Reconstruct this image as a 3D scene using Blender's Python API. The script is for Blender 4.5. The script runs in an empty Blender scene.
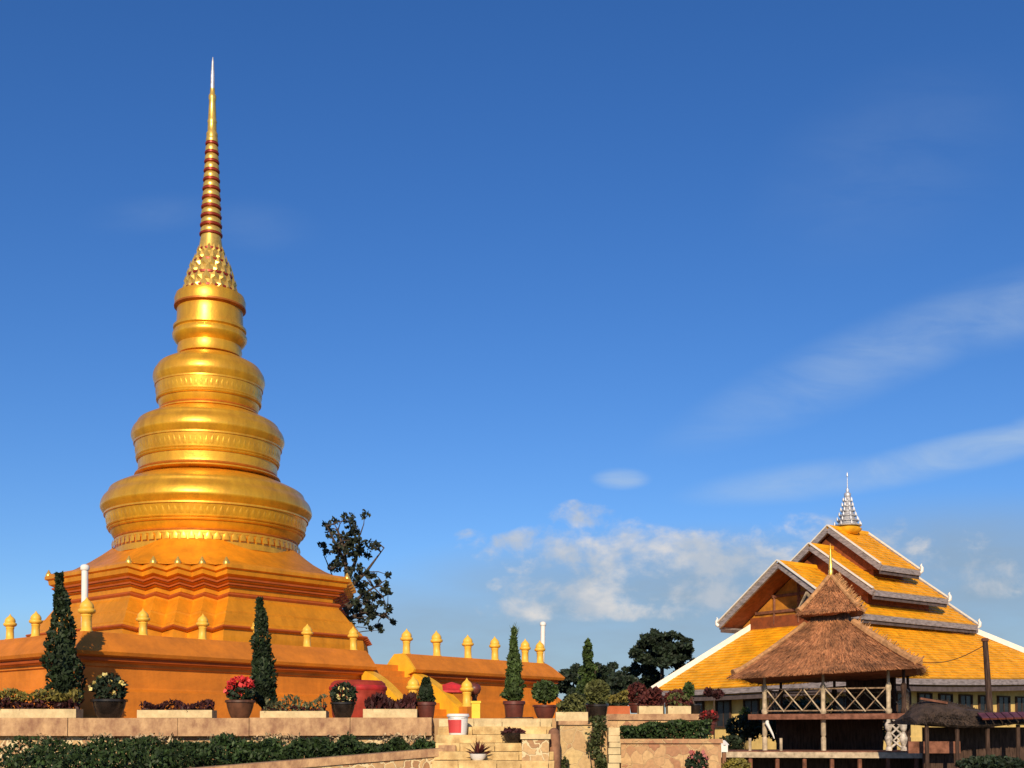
import bpy, math, random
from mathutils import Vector, Matrix, Euler

random.seed(11)
R = math.radians
SC = bpy.context.scene
COL = SC.collection

# ------------------------------------------------------------------ camera, sky, sun, exposure
CAMZ = 1.6
F = 1200.0
PITCH = R(2.4)
SHY = 735 - 384 - F * math.tan(PITCH)
cam = bpy.data.cameras.new('camera')
cam.sensor_width = 36.0
cam.lens = F / 1024 * 36.0
cam.shift_y = SHY / 1024
cam.clip_start = 0.1
cam.clip_end = 5000
camo = bpy.data.objects.new('camera', cam)
COL.objects.link(camo)
camo.location = (0, 0, CAMZ)
camo.rotation_euler = (R(90) + PITCH, 0, 0)
SC.camera = camo

SUN_EL, SUN_AZ = R(24), R(5)          # azimuth: degrees to the left of straight behind the camera
sdir = Vector((-math.sin(SUN_AZ) * math.cos(SUN_EL), -math.cos(SUN_AZ) * math.cos(SUN_EL), math.sin(SUN_EL)))
sun = bpy.data.lights.new('sun', 'SUN')
sun.energy = 5.0
sun.angle = R(0.53)
sun.color = (1.0, 0.80, 0.55)
suno = bpy.data.objects.new('sun', sun)
COL.objects.link(suno)
suno.location = (-20, -60, 40)
suno.rotation_euler = sdir.to_track_quat('Z', 'Y').to_euler()

SC.view_settings.view_transform = 'Standard'
SC.view_settings.look = 'None'
SC.view_settings.gamma = 1
SC.view_settings.exposure = 0.0
SC.view_settings.use_curve_mapping = False

world = bpy.data.worlds.new('World')
SC.world = world
world.use_nodes = True
WN = world.node_tree.nodes
WL = world.node_tree.links
WN.clear()


def wn(t, **kw):
    n = WN.new(t)
    for k, v in kw.items():
        setattr(n, k, v)
    return n


def wmath(op, a, b=None, c=None):
    n = wn('ShaderNodeMath', operation=op)
    for i, x in enumerate((a, b, c)):
        if x is None:
            continue
        if isinstance(x, (int, float)):
            n.inputs[i].default_value = x
        else:
            WL.new(x, n.inputs[i])
    return n.outputs[0]


sky = wn('ShaderNodeTexSky', sky_type='NISHITA')
sky.sun_disc = False
sky.sun_elevation = SUN_EL
sky.sun_rotation = math.pi + SUN_AZ
sky.altitude = 600
sky.air_density = 1.15
sky.dust_density = 0.25
sky.ozone_density = 3.0
tc = wn('ShaderNodeTexCoord')
sep = wn('ShaderNodeSeparateXYZ')
WL.new(tc.outputs['Generated'], sep.inputs[0])
X_, Y_, Z_ = sep.outputs
yc = wmath('MAXIMUM', Y_, 0.08)
U = wmath('DIVIDE', X_, yc)
V = wmath('DIVIDE', Z_, yc)
front = wmath('GREATER_THAN', Y_, 0.08)

hs = wn('ShaderNodeHueSaturation')
hs.inputs['Saturation'].default_value = 1.22
hs.inputs['Value'].default_value = 1.0
WL.new(sky.outputs[0], hs.inputs['Color'])

# clouds, laid out by direction in the sky
cmb = wn('ShaderNodeCombineXYZ')
WL.new(U, cmb.inputs[0])
WL.new(V, cmb.inputs[1])


def noise(scale, detail, rough, stretch=(1, 1, 1), rot=0.0, dist=0.0, off=(0, 0, 0)):
    mp = wn('ShaderNodeMapping')
    mp.inputs['Scale'].default_value = stretch
    mp.inputs['Rotation'].default_value = (0, 0, rot)
    mp.inputs['Location'].default_value = off
    WL.new(cmb.outputs[0], mp.inputs[0])
    n = wn('ShaderNodeTexNoise')
    n.inputs['Scale'].default_value = scale
    n.inputs['Detail'].default_value = detail
    n.inputs['Roughness'].default_value = rough
    n.inputs['Distortion'].default_value = dist
    WL.new(mp.outputs[0], n.inputs['Vector'])
    return n.outputs['Fac']


def blob(px, py, wx, wy, ang=0.0):
    """soft elliptical patch of sky, centre and half-sizes in 1/1200 units of slope"""
    u0, v0 = (px - 512) / F, (735 - py) / F
    du = wmath('SUBTRACT', U, u0)
    dv = wmath('SUBTRACT', V, v0)
    c, s = math.cos(ang), math.sin(ang)
    a = wmath('DIVIDE', wmath('ADD', wmath('MULTIPLY', du, c), wmath('MULTIPLY', dv, s)), wx / F)
    b = wmath('DIVIDE', wmath('SUBTRACT', wmath('MULTIPLY', dv, c), wmath('MULTIPLY', du, s)), wy / F)
    r = wmath('ADD', wmath('MULTIPLY', a, a), wmath('MULTIPLY', b, b))
    return wmath('MAXIMUM', wmath('SUBTRACT', 1.0, r), 0.0)


def add_all(l):
    o = l[0]
    for x in l[1:]:
        o = wmath('MAXIMUM', o, x)
    return o


def ramp(x, lo, hi):
    n = wn('ShaderNodeMapRange', interpolation_type='SMOOTHSTEP')
    n.inputs['From Min'].default_value = lo
    n.inputs['From Max'].default_value = hi
    WL.new(x, n.inputs['Value'])
    return n.outputs[0]


cum_mask = add_all([blob(575, 545, 100, 36, .1), blob(582, 518, 42, 22), blob(660, 565, 150, 44), blob(760, 556, 100, 42, .25), blob(700, 590, 170, 30),
                    blob(515, 542, 50, 17, .25), blob(468, 540, 26, 14), blob(535, 608, 66, 19), blob(600, 588, 140, 20), blob(620, 610, 130, 14),
                    wmath('MULTIPLY', add_all([blob(910, 548, 130, 36), blob(990, 575, 110, 26)]), .45)])
cn = noise(21, 8, 0.60, (1, 1.35, 1), dist=0.2)
cum_r = wmath('ADD', wmath('MULTIPLY', wmath('POWER', cum_mask, .6), 0.62), wmath('MULTIPLY', wmath('SUBTRACT', cn, 0.5), 2.3))
cum = wmath('MULTIPLY', ramp(cum_r, 0.26, 0.90), ramp(cum_mask, 0.0, 0.25))
haze_mask = add_all([blob(720, 605, 420, 90), blob(1000, 600, 330, 120), blob(560, 660, 560, 110), blob(300, 720, 700, 130)])
hz = wmath('MULTIPLY', ramp(haze_mask, 0.0, 1.0), wmath('ADD', 0.55, wmath('MULTIPLY', noise(9, 4, .6, (1, 3, 1)), 0.6)))
cir_mask = add_all([wmath('MULTIPLY', add_all([blob(880, 352, 270, 46, 0.40), blob(1040, 300, 150, 44, 0.3)]), .6), blob(950, 455, 190, 24, 0.22), wmath('MULTIPLY', blob(820, 478, 160, 24, .12), .7), blob(1010, 440, 120, 17, .24),
                    blob(622, 477, 34, 13), blob(1090, 420, 110, 30, .25), wmath('MULTIPLY', add_all([blob(250, 218, 80, 34, -.1), blob(150, 205, 90, 26, .1), blob(900, 150, 190, 110, .5)]), .22)])
ci = noise(8, 6, .6, (1.0, 3.4, 1), rot=-0.34, dist=.5)
cir = wmath('MULTIPLY', wmath('MULTIPLY', ramp(cir_mask, 0.0, 1.1), ramp(ci, 0.12, 0.80)), 0.66)

tint = wn('ShaderNodeMix', data_type='RGBA', blend_type='MULTIPLY')
tint.inputs['Factor'].default_value = 1.0
WL.new(hs.outputs[0], tint.inputs['A'])
tint.inputs['B'].default_value = (0.80, 0.98, 1.36, 1)
col0 = tint.outputs['Result']


def mix(fac, a, b):
    n = wn('ShaderNodeMix', data_type='RGBA')
    WL.new(wmath('MULTIPLY', fac, front), n.inputs['Factor'])
    for x, s in ((a, n.inputs['A']), (b, n.inputs['B'])):
        if isinstance(x, tuple):
            s.default_value = x
        else:
            WL.new(x, s)
    return n.outputs['Result']


SKYS = 0.085
g = 1.0 / SKYS
c1 = mix(wmath('MULTIPLY', hz, 0.85), col0, (0.29 * g, 0.375 * g, 0.455 * g, 1))
c2 = mix(cir, c1, (0.50 * g, 0.62 * g, 0.74 * g, 1))
under = noise(14, 4, .6, (1, 1.6, 1), off=(0, .045, 0))
ccol = mix(ramp(under, .40, .66), (0.50 * g, 0.55 * g, 0.62 * g, 1), (0.80 * g, 0.75 * g, 0.70 * g, 1))
c3 = mix(wmath('MULTIPLY', cum, 0.86), c2, ccol)
bg = wn('ShaderNodeBackground')
bg.inputs['Strength'].default_value = SKYS
WL.new(c3, bg.inputs['Color'])
wo = wn('ShaderNodeOutputWorld')
WL.new(bg.outputs[0], wo.inputs['Surface'])


# ------------------------------------------------------------------ helpers
def at(px, py, Y):
    """world point on the plane Y that the photograph shows at (px, py)"""
    q = (384 + SHY - py) / F
    cp, sp = math.cos(PITCH), math.sin(PITCH)
    z = Y * (q * cp + sp) / (cp - q * sp)
    d = Y * cp + z * sp
    return Vector(((px - 512) / F * d, Y, CAMZ + z))


def atz(px, z, Y):
    p = Y * math.cos(PITCH) + (z - CAMZ) * math.sin(PITCH)
    return Vector(((px - 512) / F * p, Y, z))


MATS = {}


def mat(name, col, rough=0.7, metal=0.0, var=0.18, scale=3.0, col2=None, bump=0.0, bscale=20.0, island=0.0, stretch=(1, 1, 1),
        spec=0.5, trans=0.0, coat=0.0, streak=0.0, crough=.25):
    m = bpy.data.materials.new(name)
    m.use_nodes = True
    N, L = m.node_tree.nodes, m.node_tree.links
    b = N['Principled BSDF']
    b.inputs['Roughness'].default_value = rough
    b.inputs['Metallic'].default_value = metal
    b.inputs['Specular IOR Level'].default_value = spec
    if coat:
        b.inputs['Coat Weight'].default_value = coat
        b.inputs['Coat Roughness'].default_value = crough
    t = N.new('ShaderNodeTexCoord')
    mp = N.new('ShaderNodeMapping')
    mp.inputs['Scale'].default_value = stretch
    L.new(t.outputs['Object'], mp.inputs[0])
    n = N.new('ShaderNodeTexNoise')
    n.inputs['Scale'].default_value = scale
    n.inputs['Detail'].default_value = 6
    n.inputs['Roughness'].default_value = 0.62
    L.new(mp.outputs[0], n.inputs['Vector'])
    r = N.new('ShaderNodeValToRGB')
    c2 = col2 or tuple(max(0, c * (1 - var * 1.6)) for c in col)
    c1 = tuple(min(1, c * (1 + var * .6)) for c in col)
    r.color_ramp.elements[0].position = .32
    r.color_ramp.elements[1].position = .66
    r.color_ramp.elements[0].color = (*c2, 1)
    r.color_ramp.elements[1].color = (*c1, 1)
    L.new(n.outputs['Fac'], r.inputs['Fac'])
    out = r.outputs['Color']
    if streak:
        m3 = N.new('ShaderNodeMapping')
        m3.inputs['Scale'].default_value = (1.5, 1.5, .3)
        L.new(t.outputs['Object'], m3.inputs[0])
        n3 = N.new('ShaderNodeTexNoise')
        n3.inputs['Scale'].default_value = 1.7
        n3.inputs['Detail'].default_value = 8
        n3.inputs['Roughness'].default_value = .68
        L.new(m3.outputs[0], n3.inputs['Vector'])
        s3 = N.new('ShaderNodeMapRange')
        s3.inputs['From Min'].default_value = .42
        s3.inputs['From Max'].default_value = .70
        s3.inputs['To Min'].default_value = 1.04
        s3.inputs['To Max'].default_value = 1 - streak
        L.new(n3.outputs['Fac'], s3.inputs['Value'])
        v3 = N.new('ShaderNodeVectorMath')
        v3.operation = 'SCALE'
        L.new(out, v3.inputs[0])
        L.new(s3.outputs[0], v3.inputs['Scale'])
        out = v3.outputs[0]
    if island:
        g_ = N.new('ShaderNodeNewGeometry')
        mr = N.new('ShaderNodeMapRange')
        mr.inputs['To Min'].default_value = 1 - island
        mr.inputs['To Max'].default_value = 1 + island
        L.new(g_.outputs['Random Per Island'], mr.inputs['Value'])
        mx = N.new('ShaderNodeVectorMath')
        mx.operation = 'SCALE'
        L.new(out, mx.inputs[0])
        L.new(mr.outputs[0], mx.inputs['Scale'])
        out = mx.outputs[0]
    L.new(out, b.inputs['Base Color'])
    rr_ = N.new('ShaderNodeMapRange')
    rr_.inputs['From Min'].default_value = .3
    rr_.inputs['From Max'].default_value = .7
    rr_.inputs['To Min'].default_value = min(1, rough * 1.3)
    rr_.inputs['To Max'].default_value = rough * .82
    L.new(n.outputs['Fac'], rr_.inputs['Value'])
    L.new(rr_.outputs[0], b.inputs['Roughness'])
    if bump:
        n2 = N.new('ShaderNodeTexNoise')
        n2.inputs['Scale'].default_value = bscale
        n2.inputs['Detail'].default_value = 5
        L.new(mp.outputs[0], n2.inputs['Vector'])
        bp = N.new('ShaderNodeBump')
        bp.inputs['Strength'].default_value = bump
        bp.inputs['Distance'].default_value = 0.03
        L.new(n2.outputs['Fac'], bp.inputs['Height'])
        L.new(bp.outputs[0], b.inputs['Normal'])
    MATS[name] = m
    return m


def stone_mat(name, stone_a, stone_b, grout, scale, gw=0.06, bump=.6):
    """crazy paving: irregular stones set in pale mortar"""
    m = bpy.data.materials.new(name)
    m.use_nodes = True
    N, L = m.node_tree.nodes, m.node_tree.links
    b = N['Principled BSDF']
    b.inputs['Roughness'].default_value = .85
    t = N.new('ShaderNodeTexCoord')
    nz = N.new('ShaderNodeTexNoise')
    nz.inputs['Scale'].default_value = scale * .9
    L.new(t.outputs['Object'], nz.inputs['Vector'])
    ad = N.new('ShaderNodeVectorMath')
    ad.operation = 'MULTIPLY_ADD'
    L.new(nz.outputs['Color'], ad.inputs[0])
    ad.inputs[1].default_value = (.22, .22, .22)
    L.new(t.outputs['Object'], ad.inputs[2])
    v = N.new('ShaderNodeTexVoronoi')
    v.feature = 'DISTANCE_TO_EDGE'
    v.inputs['Scale'].default_value = scale
    v2 = N.new('ShaderNodeTexVoronoi')
    v2.inputs['Scale'].default_value = scale
    L.new(ad.outputs[0], v.inputs['Vector'])
    L.new(ad.outputs[0], v2.inputs['Vector'])
    sp = N.new('ShaderNodeSeparateColor')
    L.new(v2.outputs['Color'], sp.inputs[0])
    mx = N.new('ShaderNodeMix')
    mx.data_type = 'RGBA'
    mx.inputs['A'].default_value = (*stone_a, 1)
    mx.inputs['B'].default_value = (*stone_b, 1)
    L.new(sp.outputs[0], mx.inputs['Factor'])
    n3 = N.new('ShaderNodeTexNoise')
    n3.inputs['Scale'].default_value = 14
    n3.inputs['Detail'].default_value = 6
    L.new(t.outputs['Object'], n3.inputs['Vector'])
    mr0 = N.new('ShaderNodeMapRange')
    mr0.inputs['To Min'].default_value = .55
    mr0.inputs['To Max'].default_value = 1.4
    L.new(n3.outputs['Fac'], mr0.inputs['Value'])
    scl = N.new('ShaderNodeVectorMath')
    scl.operation = 'SCALE'
    L.new(mx.outputs['Result'], scl.inputs[0])
    L.new(mr0.outputs[0], scl.inputs['Scale'])
    mr = N.new('ShaderNodeMapRange')
    mr.interpolation_type = 'SMOOTHSTEP'
    mr.inputs['From Min'].default_value = gw * .5
    mr.inputs['From Max'].default_value = gw
    L.new(v.outputs['Distance'], mr.inputs['Value'])
    m2 = N.new('ShaderNodeMix')
    m2.data_type = 'RGBA'
    m2.inputs['A'].default_value = (*grout, 1)
    L.new(scl.outputs[0], m2.inputs['B'])
    L.new(mr.outputs[0], m2.inputs['Factor'])
    L.new(m2.outputs['Result'], b.inputs['Base Color'])
    bp = N.new('ShaderNodeBump')
    bp.inputs['Strength'].default_value = bump
    bp.inputs['Distance'].default_value = .04
    L.new(mr.outputs[0], bp.inputs['Height'])
    L.new(bp.outputs[0], b.inputs['Normal'])
    MATS[name] = m
    return m


class MB:
    def __init__(s):
        s.v, s.f = [], []

    def quad(s, *p):
        n = len(s.v)
        s.v += [Vector(q) for q in p]
        s.f.append(tuple(range(n, n + len(p))))

    def loft(s, rings, closed=True, cap0=False, cap1=False):
        n0 = len(s.v)
        k = len(rings[0])
        for r in rings:
            s.v += [Vector(q) for q in r]
        for i in range(len(rings) - 1):
            a, b = n0 + i * k, n0 + (i + 1) * k
            for j in range(k if closed else k - 1):
                j2 = (j + 1) % k
                s.f.append((a + j, a + j2, b + j2, b + j))
        if cap0:
            s.f.append(tuple(n0 + j for j in reversed(range(k))))
        if cap1:
            b = n0 + (len(rings) - 1) * k
            s.f.append(tuple(b + j for j in range(k)))

    def lathe(s, c, prof, seg=32, cap=True, squash=None):
        c = Vector(c)
        rings = []
        for r, z in prof:
            rings.append([c + Vector((r * math.cos(2 * math.pi * j / seg), r * math.sin(2 * math.pi * j / seg), z)) for j in range(seg)])
        s.loft(rings, True, cap, cap)

    def box(s, c, size, ax=(1, 0, 0), ay=None):
        """box centred on c; ax is its x direction on the ground"""
        c = Vector(c)
        x = Vector(ax).normalized()
        y = Vector(ay).normalized() if ay else Vector((-x.y, x.x, 0))
        z = x.cross(y)
        hx, hy, hz = (q / 2 for q in size)
        p = [c + x * a * hx + y * b * hy + z * d * hz for d in (-1, 1) for a, b in ((-1, -1), (1, -1), (1, 1), (-1, 1))]
        s.loft([p[:4], p[4:]], True, True, True)

    def beam(s, a, b, w, h=None, up=(0, 0, 1)):
        a, b = Vector(a), Vector(b)
        h = h or w
        d = (b - a).normalized()
        u = Vector(up)
        if abs(d.dot(u)) > .98:
            u = Vector((0, 1, 0))
        x = d.cross(u).normalized()
        u = x.cross(d)
        r = lambda p: [p + x * i * w / 2 + u * j * h / 2 for i, j in ((-1, -1), (1, -1), (1, 1), (-1, 1))]
        s.loft([r(a), r(b)], True, True, True)

    def tube(s, pts, rad, seg=8):
        pts = [Vector(p) for p in pts]
        if isinstance(rad, (int, float)):
            rad = [rad] * len(pts)
        rings = []
        px = None
        for i, p in enumerate(pts):
            d = (pts[min(i + 1, len(pts) - 1)] - pts[max(i - 1, 0)]).normalized()
            u = px if px is not None else (Vector((1, 0, 0)) if abs(d.x) < .9 else Vector((0, 1, 0)))
            x = (u - d * u.dot(d)).normalized()
            px = x
            y = d.cross(x)
            rings.append([p + (x * math.cos(2 * math.pi * j / seg) + y * math.sin(2 * math.pi * j / seg)) * rad[i] for j in range(seg)])
        s.loft(rings, True, True, True)

    def leaf(s, p, size, n=None, asp=.5, up=0.0):
        d = Vector((random.gauss(0, 1), random.gauss(0, 1), random.gauss(0, 1) + up)).normalized()
        if n is not None:
            d = (d + Vector(n)).normalized()
        e = Vector((random.gauss(0, 1), random.gauss(0, 1), random.gauss(0, 1)))
        e = (e - d * e.dot(d)).normalized()
        L, W = size * .5, size * .5 * asp
        p = Vector(p)
        k = len(s.v)
        s.v += [p - d * L, p + e * W, p + d * L, p - e * W]
        s.f.append((k, k + 1, k + 2, k + 3))

    def build(s, name, m, parent=None, smooth=None, loc=None):
        me = bpy.data.meshes.new(name)
        off = Vector(parent.matrix_basis.translation) if parent else Vector(loc or (0, 0, 0))
        if parent and parent.parent:
            off = off + parent.parent.matrix_basis.translation
        me.from_pydata([tuple(q - off) for q in s.v], [], s.f)
        if isinstance(m, str):
            m = MATS[m]
        me.materials.append(m)
        if smooth is not None:
            for p in me.polygons:
                p.use_smooth = True
            me.set_sharp_from_angle(angle=R(smooth))
        me.update()
        o = bpy.data.objects.new(name, me)
        COL.objects.link(o)
        if parent:
            o.parent = parent
        else:
            o.location = off
        return o


def tag(o, label=None, cat=None, group=None, kind=None):
    for k, v in (('label', label), ('category', cat), ('group', group), ('kind', kind)):
        if v:
            o[k] = v
    return o


def thing(name, loc, label, cat, group=None, rz=0.0):
    o = bpy.data.objects.new(name, None)
    o.empty_display_size = .2
    COL.objects.link(o)
    o.location = loc
    o.rotation_euler = (0, 0, rz)
    return tag(o, label, cat, group)


def copy_tree(o, parent=None):
    c = o.copy()
    COL.objects.link(c)
    if parent:
        c.parent = parent
    for ch in [k for k in bpy.data.objects if k.parent == o]:
        copy_tree(ch, c)
    return c


# ------------------------------------------------------------------ materials
mat('orange_paint', (.62, .195, .012), .62, var=.15, scale=1.1, bump=.22, bscale=9, stretch=(1, 1, 2.0), streak=.2)
mat('red_orange', (.42, .085, .008), .6, var=.16, scale=2)
mat('yellow_paint', (.80, .42, .02), .5, streak=.2, var=.12, scale=3)
mat('pale_yellow', (.85, .50, .06), .45, var=.14, scale=5)
mat('gold', (.98, .47, .020), .36, metal=.58, var=.14, scale=1.8, bump=.22, bscale=6, coat=.55, crough=.36, streak=.26)
mat('base_gold', (.86, .33, .013), .42, metal=.35, var=.15, scale=1.4, bump=.2, bscale=7, streak=.2)
mat('gold_dark', (.52, .15, .01), .45, metal=.4, var=.2, scale=4)
mat('bright_gold', (.95, .58, .12), .3, metal=.6, var=.22, scale=6)
mat('ruby', (.32, .03, .01), .4, metal=.3, var=.25, scale=8)
mat('white_paint', (.80, .78, .74), .5, var=.08)
mat('silver', (.62, .63, .66), .4, metal=.5, var=.25, scale=6)
mat('cream_stone', (.66, .52, .28), .8, streak=.25, var=.16, scale=5, bump=.3, bscale=14)
mat('pink_stone', (.47, .295, .145), .85, var=.3, scale=4.0, col2=(.27, .14, .08), bump=.7, bscale=14, stretch=(1.3, 1.3, .8))
mat('step_stone', (.68, .50, .22), .85, streak=.3, var=.2, scale=4.5, col2=(.42, .27, .11), bump=.3, bscale=16)
mat('brown_stone', (.27, .13, .07), .8, var=.3, scale=4, bump=.4)
stone_mat('crazy_stone', (.36, .20, .10), (.56, .38, .18), (.66, .54, .32), 5.2, gw=.09)
stone_mat('pier_stone', (.42, .25, .12), (.60, .44, .20), (.52, .38, .2), 3.2, gw=.035, bump=.5)
stone_mat('right_wall_stone', (.60, .40, .19), (.36, .17, .09), (.50, .33, .17), 4.6, gw=.035, bump=.6)
mat('dark_pot', (.022, .015, .012), .22, var=.4, scale=6, spec=.6)
mat('brown_pot', (.13, .055, .03), .35, var=.35, scale=6)
mat('red_pot', (.13, .035, .025), .4, var=.3, scale=5)
mat('soil', (.06, .035, .02), .95, var=.3, scale=12)
mat('bark', (.09, .06, .04), .9, var=.4, scale=8, bump=.5, stretch=(3, 3, .7))
mat('pale_bark', (.30, .23, .18), .9, var=.4, scale=8, bump=.3)
for nm, c in (('leaf_cypress', (.017, .032, .011)), ('leaf_hedge', (.028, .055, .014)), ('leaf_dark', (.02, .035, .016)),
              ('leaf_topiary', (.05, .085, .02)), ('leaf_olive', (.10, .11, .03)), ('leaf_yellow', (.20, .17, .035)),
              ('leaf_red', (.10, .022, .018)), ('leaf_maroon', (.055, .014, .014)), ('leaf_grey', (.12, .13, .06)),
              ('leaf_tree', (.030, .040, .022)), ('leaf_ivy', (.055, .07, .022)), ('leaf_far', (.020, .034, .018))):
    mat(nm, c, .6, var=.3, scale=2.0, island=.5, spec=.3)
mat('dry_leaf', (.50, .38, .22), .8, var=.3, island=.4)
mat('petal_white', (.86, .74, .30), .6, var=.1, island=.15)
mat('petal_red', (.60, .03, .03), .6, var=.3, island=.3)
mat('petal_pink', (.55, .16, .14), .6, var=.3, island=.3)
mat('tile', (.86, .41, .012), .5, island=.13, var=.16, scale=1.2, bump=.2, bscale=10)
mat('fascia', (.30, .26, .26), .7, var=.35, scale=3, stretch=(1, 1, 4))
mat('fascia_dark', (.10, .075, .075), .8, var=.3, scale=3)
mat('gable_orange', (.50, .20, .02), .7, var=.35, scale=1.5)
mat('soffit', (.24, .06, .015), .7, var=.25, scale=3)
mat('ridge_white', (.82, .78, .68), .6, var=.1, scale=4)
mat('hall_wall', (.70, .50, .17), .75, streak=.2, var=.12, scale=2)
mat('window_dark', (.02, .022, .025), .25, var=.3)
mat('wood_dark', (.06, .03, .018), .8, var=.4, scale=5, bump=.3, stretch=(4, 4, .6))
mat('wood_red', (.20, .075, .04), .75, var=.35, scale=5, bump=.3)
mat('rail_wood', (.26, .17, .10), .75, var=.45, scale=9)
mat('carved_wood', (.58, .52, .44), .6, var=.4, scale=7)
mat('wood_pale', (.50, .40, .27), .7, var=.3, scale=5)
mat('thatch', (.44, .18, .075), .95, var=.3, scale=3.0, col2=(.24, .085, .035), bump=.8, bscale=26, stretch=(1, 1, .4))
mat('thatch_straw', (.46, .20, .085), .95, var=.4, scale=2, island=.42)
mat('thatch_ridge', (.46, .24, .10), .9, var=.3, scale=6, island=.4)
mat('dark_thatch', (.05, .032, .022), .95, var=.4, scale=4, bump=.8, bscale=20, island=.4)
mat('red_cloth', (.32, .028, .010), .75, var=.25, scale=3)
mat('bin_yellow', (.80, .58, .02), .45, var=.06)
mat('bucket_white', (.80, .80, .78), .4, var=.06)
mat('label_red', (.62, .06, .06), .5, var=.1)
mat('bowl_teal', (.03, .09, .10), .4, var=.2)
mat('ground', (.13, .10, .06), .95, var=.4, scale=.4, col2=(.07, .075, .03))
mat('paving', (.42, .27, .14), .9, var=.3, scale=1.5)
mat('cable', (.02, .02, .02), .6)

# ------------------------------------------------------------------ ground and platform
b = MB()
n = 24
for i in range(n):
    for j in range(n):
        x0, x1 = -1500 + 3000 * i / n, -1500 + 3000 * (i + 1) / n
        y0, y1 = -300 + 3000 * j / n, -300 + 3000 * (j + 1) / n
        b.quad((x0, y0, 0), (x1, y0, 0), (x1, y1, 0), (x0, y1, 0))
tag(b.build('ground', 'ground'), kind='structure')

PZ = 1.95           # level of the raised court
b = MB()
b.box((-13.95, 49.05, PZ / 2), (31.9, 47.9, PZ))
b.box((3.16, 32.0, (PZ - .02) / 2), (2.31, 7.8, PZ - .02))
tag(b.build('court_paving', 'paving'), kind='structure')

# ------------------------------------------------------------------ walls round the golden tower
TH = R(49)
D = Vector((math.cos(TH), math.sin(TH), 0))
Lv = Vector((-math.sin(TH), math.cos(TH), 0))
NR = -Lv                        # outward normal of the wall right of the corner
NL = -D
A = atz(83, 4.0, 27.5)
A.z = 0
SIDE = 16.9
R1, R2 = 8.75, 10.3


def wall_path(path):
    """rings of the wall section along a path, mitred; path points lie on the outer face, outside on the right-hand side"""
    prof = [(.12, PZ - .3), (.12, 2.62), (.02, 2.68), (0, 2.72), (0, 3.18), (.06, 3.2), (.06, 3.27), (.15, 3.3), (.15, 3.38), (.36, 3.44),
            (.40, 3.52), (.36, 3.57), (.10, 3.86), (-.06, 4.0), (-.44, 4.0), (-.60, 3.86), (-.86, 3.57), (-.9, 3.5), (-.65, 3.38), (-.5, 3.2), (-.5, PZ - .3)]
    rings = []
    for i, p in enumerate(path):
        ns = []
        if i > 0:
            t = (path[i] - path[i - 1]).normalized()
            ns.append(Vector((t.y, -t.x, 0)))
        if i < len(path) - 1:
            t = (path[i + 1] - path[i]).normalized()
            ns.append(Vector((t.y, -t.x, 0)))
        nn = sum(ns, Vector()).normalized()
        nn = nn / nn.dot(ns[0])
        rings.append([p + nn * o + Vector((0, 0, z)) for o, z in prof])
    return rings


def band(rings, idx, out):
    r2 = []
    for r in rings:
        r2.append([r[i] for i in idx])
    return r2


def terrace_wall(path, label, pier=False):
    rings = wall_path(path)
    w = thing('court_wall', (path[0].x, path[0].y, PZ), label, 'wall', 'walls round the golden tower')
    m = MB()
    m.loft(rings, True, True, True)
    m.build('wall_body', 'orange_paint', w)
    # the painted red string course below the coping, a separate moulding proud of the wall
    m = MB()
    rr = []
    for i, p in enumerate(path):
        base = rings[i]
        o0 = base[4]
        dirn = (base[9] - base[4])
        dirn.z = 0
        dirn = dirn / .36
        ring = [p + dirn * o + Vector((0, 0, z)) for o, z in ((.155, 3.305), (.225, 3.32), (.235, 3.36), (.225, 3.395), (.155, 3.395))]
        rr.append(ring)
    m.loft(rr, True, True, True)
    m.build('string_course', 'red_orange', w)
    if pier:
        t_ = (path[1] - path[0]).normalized()
        m = MB()
        m.loft([[q - t_ * .09 for q in rings[0]], [q - t_ * .003 for q in rings[0]]], True, True, True)
        m.build('end_face', 'yellow_paint', w)
    return w


terrace_wall([A + Lv * SIDE, A, A + D * R1],
             'orange court wall with moulded coping at the left, turning a corner beside the tall cypress')
Bc = A + D * SIDE
terrace_wall([A + D * R2, Bc, Bc + Lv * SIDE, A + Lv * SIDE + D * .9],
             'orange court wall right of the stairs, ending at the white pole', True)

# low sloping buttress at the far corner
m = MB()
p0 = Bc + NR * .13 - D * .4
for k, (s_, h) in enumerate(((0, 1),)):
    a0, a1 = p0, p0 + D * 1.6 + NR * .1
    pr = [a0 + Vector((0, 0, PZ - .2)), a1 + Vector((0, 0, PZ - .2)), a1 + Vector((0, 0, PZ + .15)), a0 + Vector((0, 0, PZ + .95))]
    m.loft([pr, [q + NR * .5 for q in pr]], True, True, True)
tag(m.build('buttress', 'orange_paint', loc=p0), 'low sloping orange buttress at the right end of the court wall', 'buttress')

# lotus-bud posts
BUD = [(.15, -.05), (.15, .03), (.125, .05), (.115, .34), (.135, .38), (.12, .41), (.19, .45), (.205, .49), (.195, .525), (.155, .545),
       (.165, .58), (.15, .64), (.11, .695), (.06, .735), (.03, .77), (.004, .82)]
SHAFT = [q for q in BUD if q[1] <= .41]
HEAD = [q for q in BUD if q[1] >= .40]


def bud_post(loc, label, s=1.0):
    t = thing('lotus_post', (0, 0, 0), label, 'post', 'lotus-bud posts on the court walls')
    m = MB(); m.lathe((0, 0, 0), SHAFT, 10); m.build('shaft', 'pale_yellow', t, 50)
    m = MB(); m.lathe((0, 0, 0), HEAD, 12); m.build('bud', 'pale_yellow', t, 50)
    t.location = loc
    t.scale = (s, s, s)
    return t


proto = None


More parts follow.
